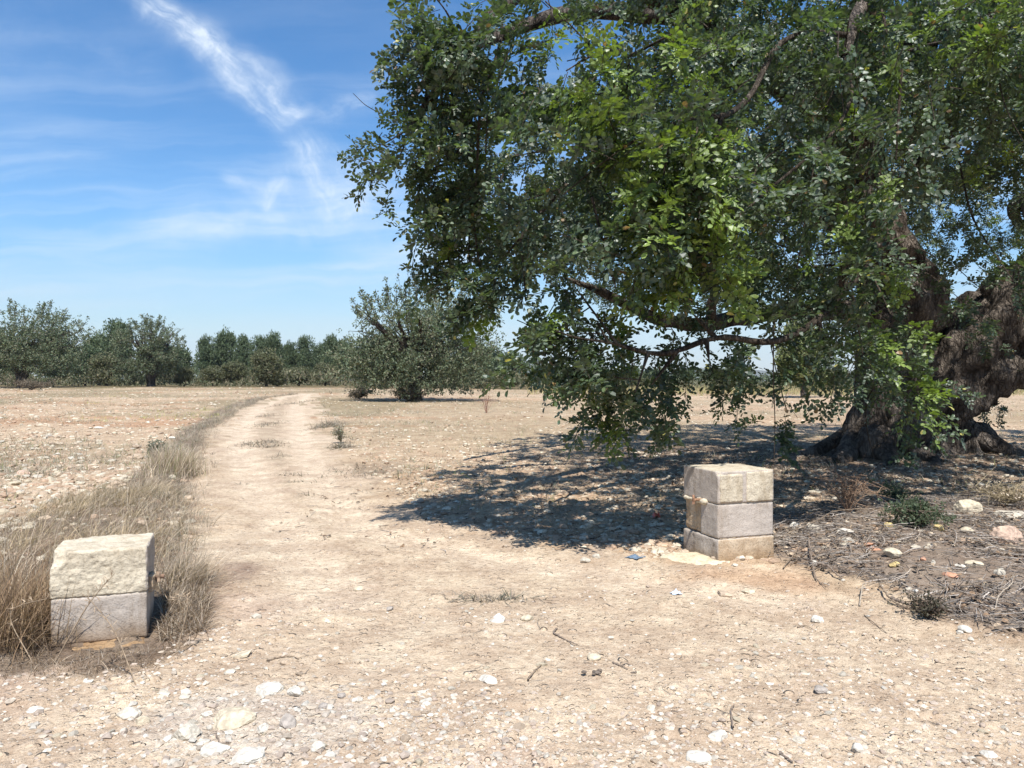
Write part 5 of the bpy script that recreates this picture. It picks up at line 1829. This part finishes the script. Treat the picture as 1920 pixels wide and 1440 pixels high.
def stick(pix, R, col, label, lift=.006, name='stick', branches=0):
    pts = []
    for p in pix:
        x, y = G(p[0], p[1])
        pts.append([x, y, g1(x, y) + lift + (p[2] if len(p) > 2 else 0)])
    pts = np.array(pts)
    c0 = pts[0].copy()
    R = R * .72
    Ps, Rs = smooth_path(pts, np.linspace(R, R * .5, len(pts)), 7)
    r = np.random.default_rng(int(pix[0][0]))
    Ps = Ps + r.normal(0, R * .35, Ps.shape)
    V, Fq = tube(Ps, Rs, 7)
    parts = [(V - c0, Fq, 0, np.tile(col, (len(V), 1)))]
    for k in range(branches):
        i = r.integers(len(Ps) // 4, len(Ps) - 1)
        d = r.normal(0, 1, 3) * [1, 1, .25]; d /= np.linalg.norm(d); d[2] = abs(d[2])
        L = r.uniform(.05, .16)
        t = np.linspace(0, 1, 6)[:, None]
        V, Fq = tube(Ps[i] + d * L * t + r.normal(0, .005, (6, 3)) * t, np.linspace(R * .5, R * .2, 6), 4, cap=False)
        parts.append((V - c0, Fq, 0, np.tile(col, (len(V), 1))))
    o = build(name, parts, [M['twig']], smooth=True)
    o.location = c0
    return tag(o, label, 'stick')


DW = (.23, .18, .14); BW = (.42, .35, .27); MW = (.25, .19, .135)
stick([(1044, 1182), (1038, 1192), (1050, 1198), (1066, 1206), (1082, 1214)], .0065, DW, 'curled dark root lying on the sand in the middle foreground')
stick([(988, 1282), (1002, 1266), (1022, 1248)], .006, MW, 'split brown stick left of the rounded cream pebble')
stick([(1010, 1165), (1008, 1174), (1012, 1182)], .0025, DW, 'hair-thin twig right of the cream pebble on the track')
stick([(1148, 1246), (1162, 1256), (1176, 1262)], .005, DW, 'short dark twig right of centre')
stick([(1375, 1375), (1371, 1345), (1376, 1330)], .005, DW, 'short dark upright twig beside the tan stone', lift=.01)
stick([(1462, 1416), (1475, 1428), (1485, 1436)], .006, DW, 'dark stick at the bottom edge')
stick([(1495, 1178), (1510, 1174), (1530, 1182)], .004, MW, 'curled dry leaf stalk below the square white stone')
stick([(1468, 1066), (1482, 1054, .02), (1497, 1044, .03)], .0065, MW, 'straight brown stick leaning out of the brush by the right pillar')
stick([(1516, 1036, .04), (1522, 1062, .03), (1530, 1085, .01), (1540, 1098)], .008, DW, 'forked dark branch reaching down from the brush heap', branches=6)
stick([(1535, 1070, .03), (1555, 1078, .03), (1578, 1088, .01)], .011, DW, 'thick dark broken branch next to the forked one', branches=3)
stick([(1540, 1036, .03), (1560, 1034, .03), (1574, 1026, .04)], .007, BW, 'bleached curved root between two pale stones')
stick([(1612, 1138), (1616, 1115, .02), (1620, 1103, .03)], .006, BW, 'bleached forked root at the edge of the sand', branches=7)
stick([(1650, 1108, .03), (1666, 1128, .02), (1690, 1142, .01), (1730, 1146), (1765, 1148)], .008, MW, 'long branch curving along the lower edge of the brush heap', branches=5)
stick([(1670, 1132, .02), (1700, 1142, .02), (1715, 1141, .01)], .013, DW, 'thick dark branch stub on the heap edge')
stick([(1440, 1028, .02), (1480, 1022, .04), (1520, 1012, .05), (1560, 995, .07)], .006, MW, 'long thin branch running from the pillar into the heap', branches=8)
stick([(1560, 992, .05), (1620, 992, .06), (1690, 995, .04)], .005, MW, 'long pale stem lying across the upper heap', branches=5)
stick([(1866, 1156, .01), (1874, 1140, .03), (1896, 1130, .04), (1900, 1116, .05)], .005, BW, 'kinked white stem in the lower right of the heap', branches=2)
stick([(1800, 1122, .03), (1870, 1120, .04), (1918, 1113, .05)], .005, MW, 'long grey stem at the right edge of the heap', branches=3)
stick([(1620, 1155), (1650, 1180), (1680, 1202)], .0035, MW, 'thin twig lying on the sand below the heap', branches=3)
stick([(500, 1246), (535, 1238), (560, 1242)], .006, MW, 'grey stick beside the low stones right of the left pillar')
stick([(405, 1386), (412, 1400), (432, 1402)], .004, DW, 'small twig on the chalk slab')


def scatter_stones():
    r = np.random.default_rng(77)
    protos = []
    for k in range(10):
        V, Fc = stone_mesh(r, 2, 200 + k, r.uniform(.45, .75), 8)
        for ci, col in enumerate((PALE, CREAM, TAN, WHITE)):
            c = np.tile(col, (len(V), 1)) * (1 + .15 * fbm(V[:, 0] * 2, V[:, 1] * 2, V[:, 2] * 2, seed=k)[:, None])
            me_o = build('stone', [(V, Fc, 0, c)], [M['stone']])
            protos.append(me_o)
    used = set()
    def put(x, y, s, ci, label, group):
        k = int(r.integers(0, 10)) * 4 + ci
        src = protos[k]
        if k in used:
            o = src.copy(); COL.objects.link(o)
        else:
            o = src; used.add(k)
        o.location = (x, y, g1(x, y) + s * .10)
        o.rotation_euler = (float(r.normal(0, .2)), float(r.normal(0, .2)), float(r.uniform(0, 6.28)))
        o.scale = (s, s, s)
        tag(o, label, 'stone', group)
    nms = ['pale', 'cream', 'tan', 'white']
    # foreground pebbles on the track
    m = 0
    while m < 95:
        py = r.uniform(1130, 1436); px = r.uniform(10, 1910)
        x, y = G(px, py)
        if sdist(np.array([x]), np.array([y]), TRACK)[0] < 0.03: continue
        ci = int(r.choice(4, p=[.34, .34, .22, .10]))
        s = r.uniform(.008, .017) * (1.35 if r.random() < .12 else 1)
        put(x, y, s, ci, 'small %s pebble lying loose on the bare sand of the track' % nms[ci], 'loose %s pebbles on the track' % nms[ci]); m += 1
    # left field stones
    m = 0
    while m < 90:
        py = 775 + 190 * r.random() ** .8; px = r.uniform(-5, 360)
        x, y = G(px, py)
        if sdist(np.array([x]), np.array([y]), TRACK)[0] > -.3 or sdist(np.array([x]), np.array([y]), VERGE)[0] > .1: continue
        ci = int(r.choice(4, p=[.34, .34, .27, .05]))
        put(x, y, r.uniform(.03, .062), ci, '%s limestone lying in the stony left field' % nms[ci], '%s stones of the left field' % nms[ci]); m += 1
    m = 0
    while m < 25:
        py = 770 + 170 * r.random(); px = r.uniform(660, 1500)
        x, y = G(px, py)
        if sdist(np.array([x]), np.array([y]), TRACK)[0] > -.2: continue
        ci = int(r.choice(4, p=[.4, .35, .2, .05]))
        put(x, y, r.uniform(.02, .04), ci, '%s stone lying in the right field near the shade' % nms[ci], '%s stones of the right field' % nms[ci]); m += 1
    for k, p in enumerate(protos):
        if k not in used:
            bpy.data.objects.remove(p)

    # --- uncountable rubble: small stones of the fields, gravel of the track
    def rubble(name, X, Y, S, cols, label, seed, lift=.15, cat='gravel'):
        rr = np.random.default_rng(seed)
        V0, F0 = ico(0)
        n = len(X)
        W = np.repeat(V0[None], n, 0) * (1 + rr.uniform(-.32, .32, (n, 12, 1))) * [1.15, .85, .55]
        a = rr.uniform(0, 6.28, n); c, s = np.cos(a)[:, None], np.sin(a)[:, None]
        x = W[..., 0] * c - W[..., 1] * s; y = W[..., 0] * s + W[..., 1] * c
        W = np.stack([x, y, W[..., 2]], -1) * S[:, None, None]
        W += np.column_stack([X, Y, gz(X, Y) + S * rr.uniform(-.32, .22, n)])[:, None]
        FF = (F0[None] + (np.arange(n) * 12)[:, None, None]).reshape(-1, 3)
        o = build(name, [(W.reshape(-1, 3), FF, 0, np.repeat(cols, 12, axis=0))], [M['pebble']])
        tag(o, label, cat, kind='stuff')
    # track gravel: area-uniform in the near zone
    n = 46000
    py = 800 + (1700 - 800) * r.random(n) ** .75; Y = H * F / (py - HY); X = r.uniform(-.8, .8, n) * Y
    td = sdist(X, Y, TRACK)
    f = fbm(X * 1.6, Y * 1.6, seed=15, oct=3)
    wheel = 1 - .8 * ((Y > 4.3) & (td > .35))
    keep = (td > -.1) & (r.random(n) < (.16 + .84 * sstep(f, -.05, .35)) * wheel)
    X, Y = X[keep], Y[keep]; n = len(X)
    S = .0022 + .0125 * r.random(n) ** 5.0
    base = np.array([[.53, .455, .36], [.52, .455, .37], [.46, .375, .30], [.54, .49, .41], [.38, .30, .235], [.50, .415, .33]])
    rubble('track_gravel', X, Y, S, base[r.integers(0, 6, n)] * r.uniform(.8, 1.15, (n, 1)), 'fine gravel and crumbs strewn over the dirt track', 78)
    # chalk rubble patch
    n = 2600
    cx, cy = G(560, 1380)
    X = cx + r.normal(0, .42, n); Y = cy + r.normal(0, .22, n)
    S = .003 + .016 * r.random(n) ** 4
    rubble('chalk_rubble', X, Y, S, np.array([[.46, .40, .33], [.52, .48, .41], [.38, .31, .25], [.44, .37, .29]])[r.integers(0, 4, n)] * r.uniform(.8, 1.1, (n, 1)), 'broken chalky rubble in the left foreground', 79, cat='rubble')
    # field stones
    n = 76000
    py = 722 + 330 * r.random(n) ** 1.35
    Y = np.where(py < 745, 22 + 40 * r.random(n), H * F / (py - HY)); X = r.uniform(-.85, .8, n) * Y
    td = sdist(X, Y, TRACK)
    f = fbm(X * .7, Y * .7, seed=16, oct=3)
    keep = (td < -.05) & (Y < 60) & (r.random(n) < (.35 + .65 * sstep(f, -.25, .3)) * np.where(sdist(X, Y, VERGE) > 0, .12, 1) * np.where(sdist(X, Y, DUFF) > 0, .15, 1))
    X, Y, td = X[keep], Y[keep], td[keep]; n = len(X)
    S = (.009 + .042 * r.random(n) ** 3.2) * np.where(X < -.28 * Y, 1.15, .8) * (1 + .012 * Y)
    base = np.array([[.48, .39, .285], [.52, .45, .34], [.41, .29, .20], [.44, .34, .245], [.34, .24, .165], [.54, .48, .375]])
    rubble('field_stones', X, Y, S, base[r.integers(0, 6, n)] * r.uniform(.8, 1.15, (n, 1)), 'countless small limestone fragments covering the ploughed fields', 80, cat='stones')


scatter_stones()


def twig_litter():
    r = np.random.default_rng(90)
    def twigs(name, P, L0, L1, R, cols, label, lift, leaves=0):
        n = len(P)
        L = r.uniform(L0, L1, n)
        a = r.uniform(0, 6.28, n)
        t = np.linspace(-.5, .5, 5)
        bend = r.normal(0, .22, n)
        px = P[:, 0:1] + L[:, None] * (t * np.cos(a)[:, None] - bend[:, None] * (t ** 2) * np.sin(a)[:, None])
        py = P[:, 1:2] + L[:, None] * (t * np.sin(a)[:, None] + bend[:, None] * (t ** 2) * np.cos(a)[:, None])
        z0 = gz(px.ravel(), py.ravel()).reshape(n, 5)
        z = z0.max(axis=1, keepdims=True) * .5 + z0 * .5 + (r.random(n) ** 1.5 * lift)[:, None] + (r.normal(0, .10, n) * L)[:, None] * t
        z = np.maximum(z, z0 - .002)
        S = np.stack([px, py, z], -1)
        k3 = np.arange(3) / 3 * 2 * np.pi
        side = np.stack([-np.sin(a), np.cos(a), 0 * a], -1)[:, None, None, :] * np.cos(k3)[None, None, :, None] + np.array([0, 0, 1.0]) * np.sin(k3)[None, None, :, None]
        rad = (R * r.uniform(.5, 1.3, n))[:, None, None, None] * np.array([.8, 1, .9, .7, .4])[None, :, None, None]
        V = (S[:, :, None, :] + side * rad).reshape(-1, 3)
        q = np.array([[i * 3 + j, i * 3 + (j + 1) % 3, (i + 1) * 3 + (j + 1) % 3, (i + 1) * 3 + j] for i in range(4) for j in range(3)])
        Fq = (q[None] + (np.arange(n) * 15)[:, None, None]).reshape(-1, 4)
        prt = [(V, Fq, 0, np.repeat(cols, 15, axis=0))]
        if leaves:
            q = P[r.integers(0, n, leaves)] + r.normal(0, .05, (leaves, 2))
            B = np.column_stack([q, gz(q[:, 0], q[:, 1]) + .004 + lift * .5 * r.random(leaves)])
            Vl, Fl = leaflets_of(B, r.normal(0, 1, (leaves, 3)) * [1, 1, .25], r.normal(0, .35, (leaves, 3)) + [0, 0, 1], r.uniform(.025, .05, leaves), r.uniform(.015, .028, leaves), .2)
            prt.append((Vl, Fl, 0, np.repeat(pick(r, np.array([[.24, .16, .10], [.16, .11, .075], [.34, .26, .18], [.11, .085, .06]]), leaves), 6, axis=0)))
        o = build(name, prt, [M['twig']])
        tag(o, label, 'twigs', kind='stuff')
    P = poly_points(r, DUFF, 16000)
    P = P[r.random(len(P)) < .3 + .7 * sstep(fbm(P[:, 0] * 2, P[:, 1] * 2.5, seed=140, oct=3), -.25, .15)]
    pal = np.array([[.28, .245, .21], [.20, .17, .145], [.39, .345, .30], [.14, .115, .095], [.31, .26, .21]])
    twigs('brush_heap', P, .05, .26, .0026, pick(r, pal, len(P)), 'grey-brown heap of dead twigs and leaf litter beside the right pillar', .05, 6500)
    # litter under the tree
    n = 9000
    X = r.normal(4.2, 2.6, n); Y = r.normal(9.2, 2.6, n)
    ok = (Y > 5.4) & (sdist(X, Y, OUTL) > -1.5)
    P = np.column_stack([X, Y])[ok]
    twigs('leaf_litter', P, .03, .16, .003, pick(r, pal, len(P)), 'fallen leaves and twigs on the shaded ground under the old tree', .012, 9000)
    # sparse twigs over the track and beside the left pillar
    n = 700
    py = r.uniform(860, 1440, n); Y = H * F / (py - HY); X = r.uniform(-.66, .66, n) * Y
    P = np.column_stack([X, Y])
    twigs('twig_crumbs', P, .01, .055, .0012, pick(r, pal, n), 'tiny twig crumbs strewn over the sand', .003)


twig_litter()


# ------------------------------------------------------------------ thin air between here and the hills
def haze():
    x0, x1, y0, y1, z0, z1 = -3600, 3600, -3600, 3600, -7.5, 115
    V = np.array([[x, y, z] for x in (x0, x1) for y in (y0, y1) for z in (z0, z1)], float)
    Fq = np.array([[0, 1, 3, 2], [4, 6, 7, 5], [0, 4, 5, 1], [2, 3, 7, 6], [0, 2, 6, 4], [1, 5, 7, 3]])
    m = bpy.data.materials.new("air")
    m.use_nodes = True
    g = N(m.node_tree)
    v = g.node('ShaderNodeVolumePrincipled')
    v.inputs['Color'].default_value = (0.80, 0.88, 1.0, 1)
    v.inputs['Density'].default_value = 0.00016
    o = g.node('ShaderNodeOutputMaterial')
    g.t.links.new(v.outputs[0], o.inputs['Volume'])
    o = build('haze', [(V, Fq, 0, None)], [m])
    tag(o, 'thin blue haze between the fields and the distant hills', 'haze', kind='stuff')


haze()
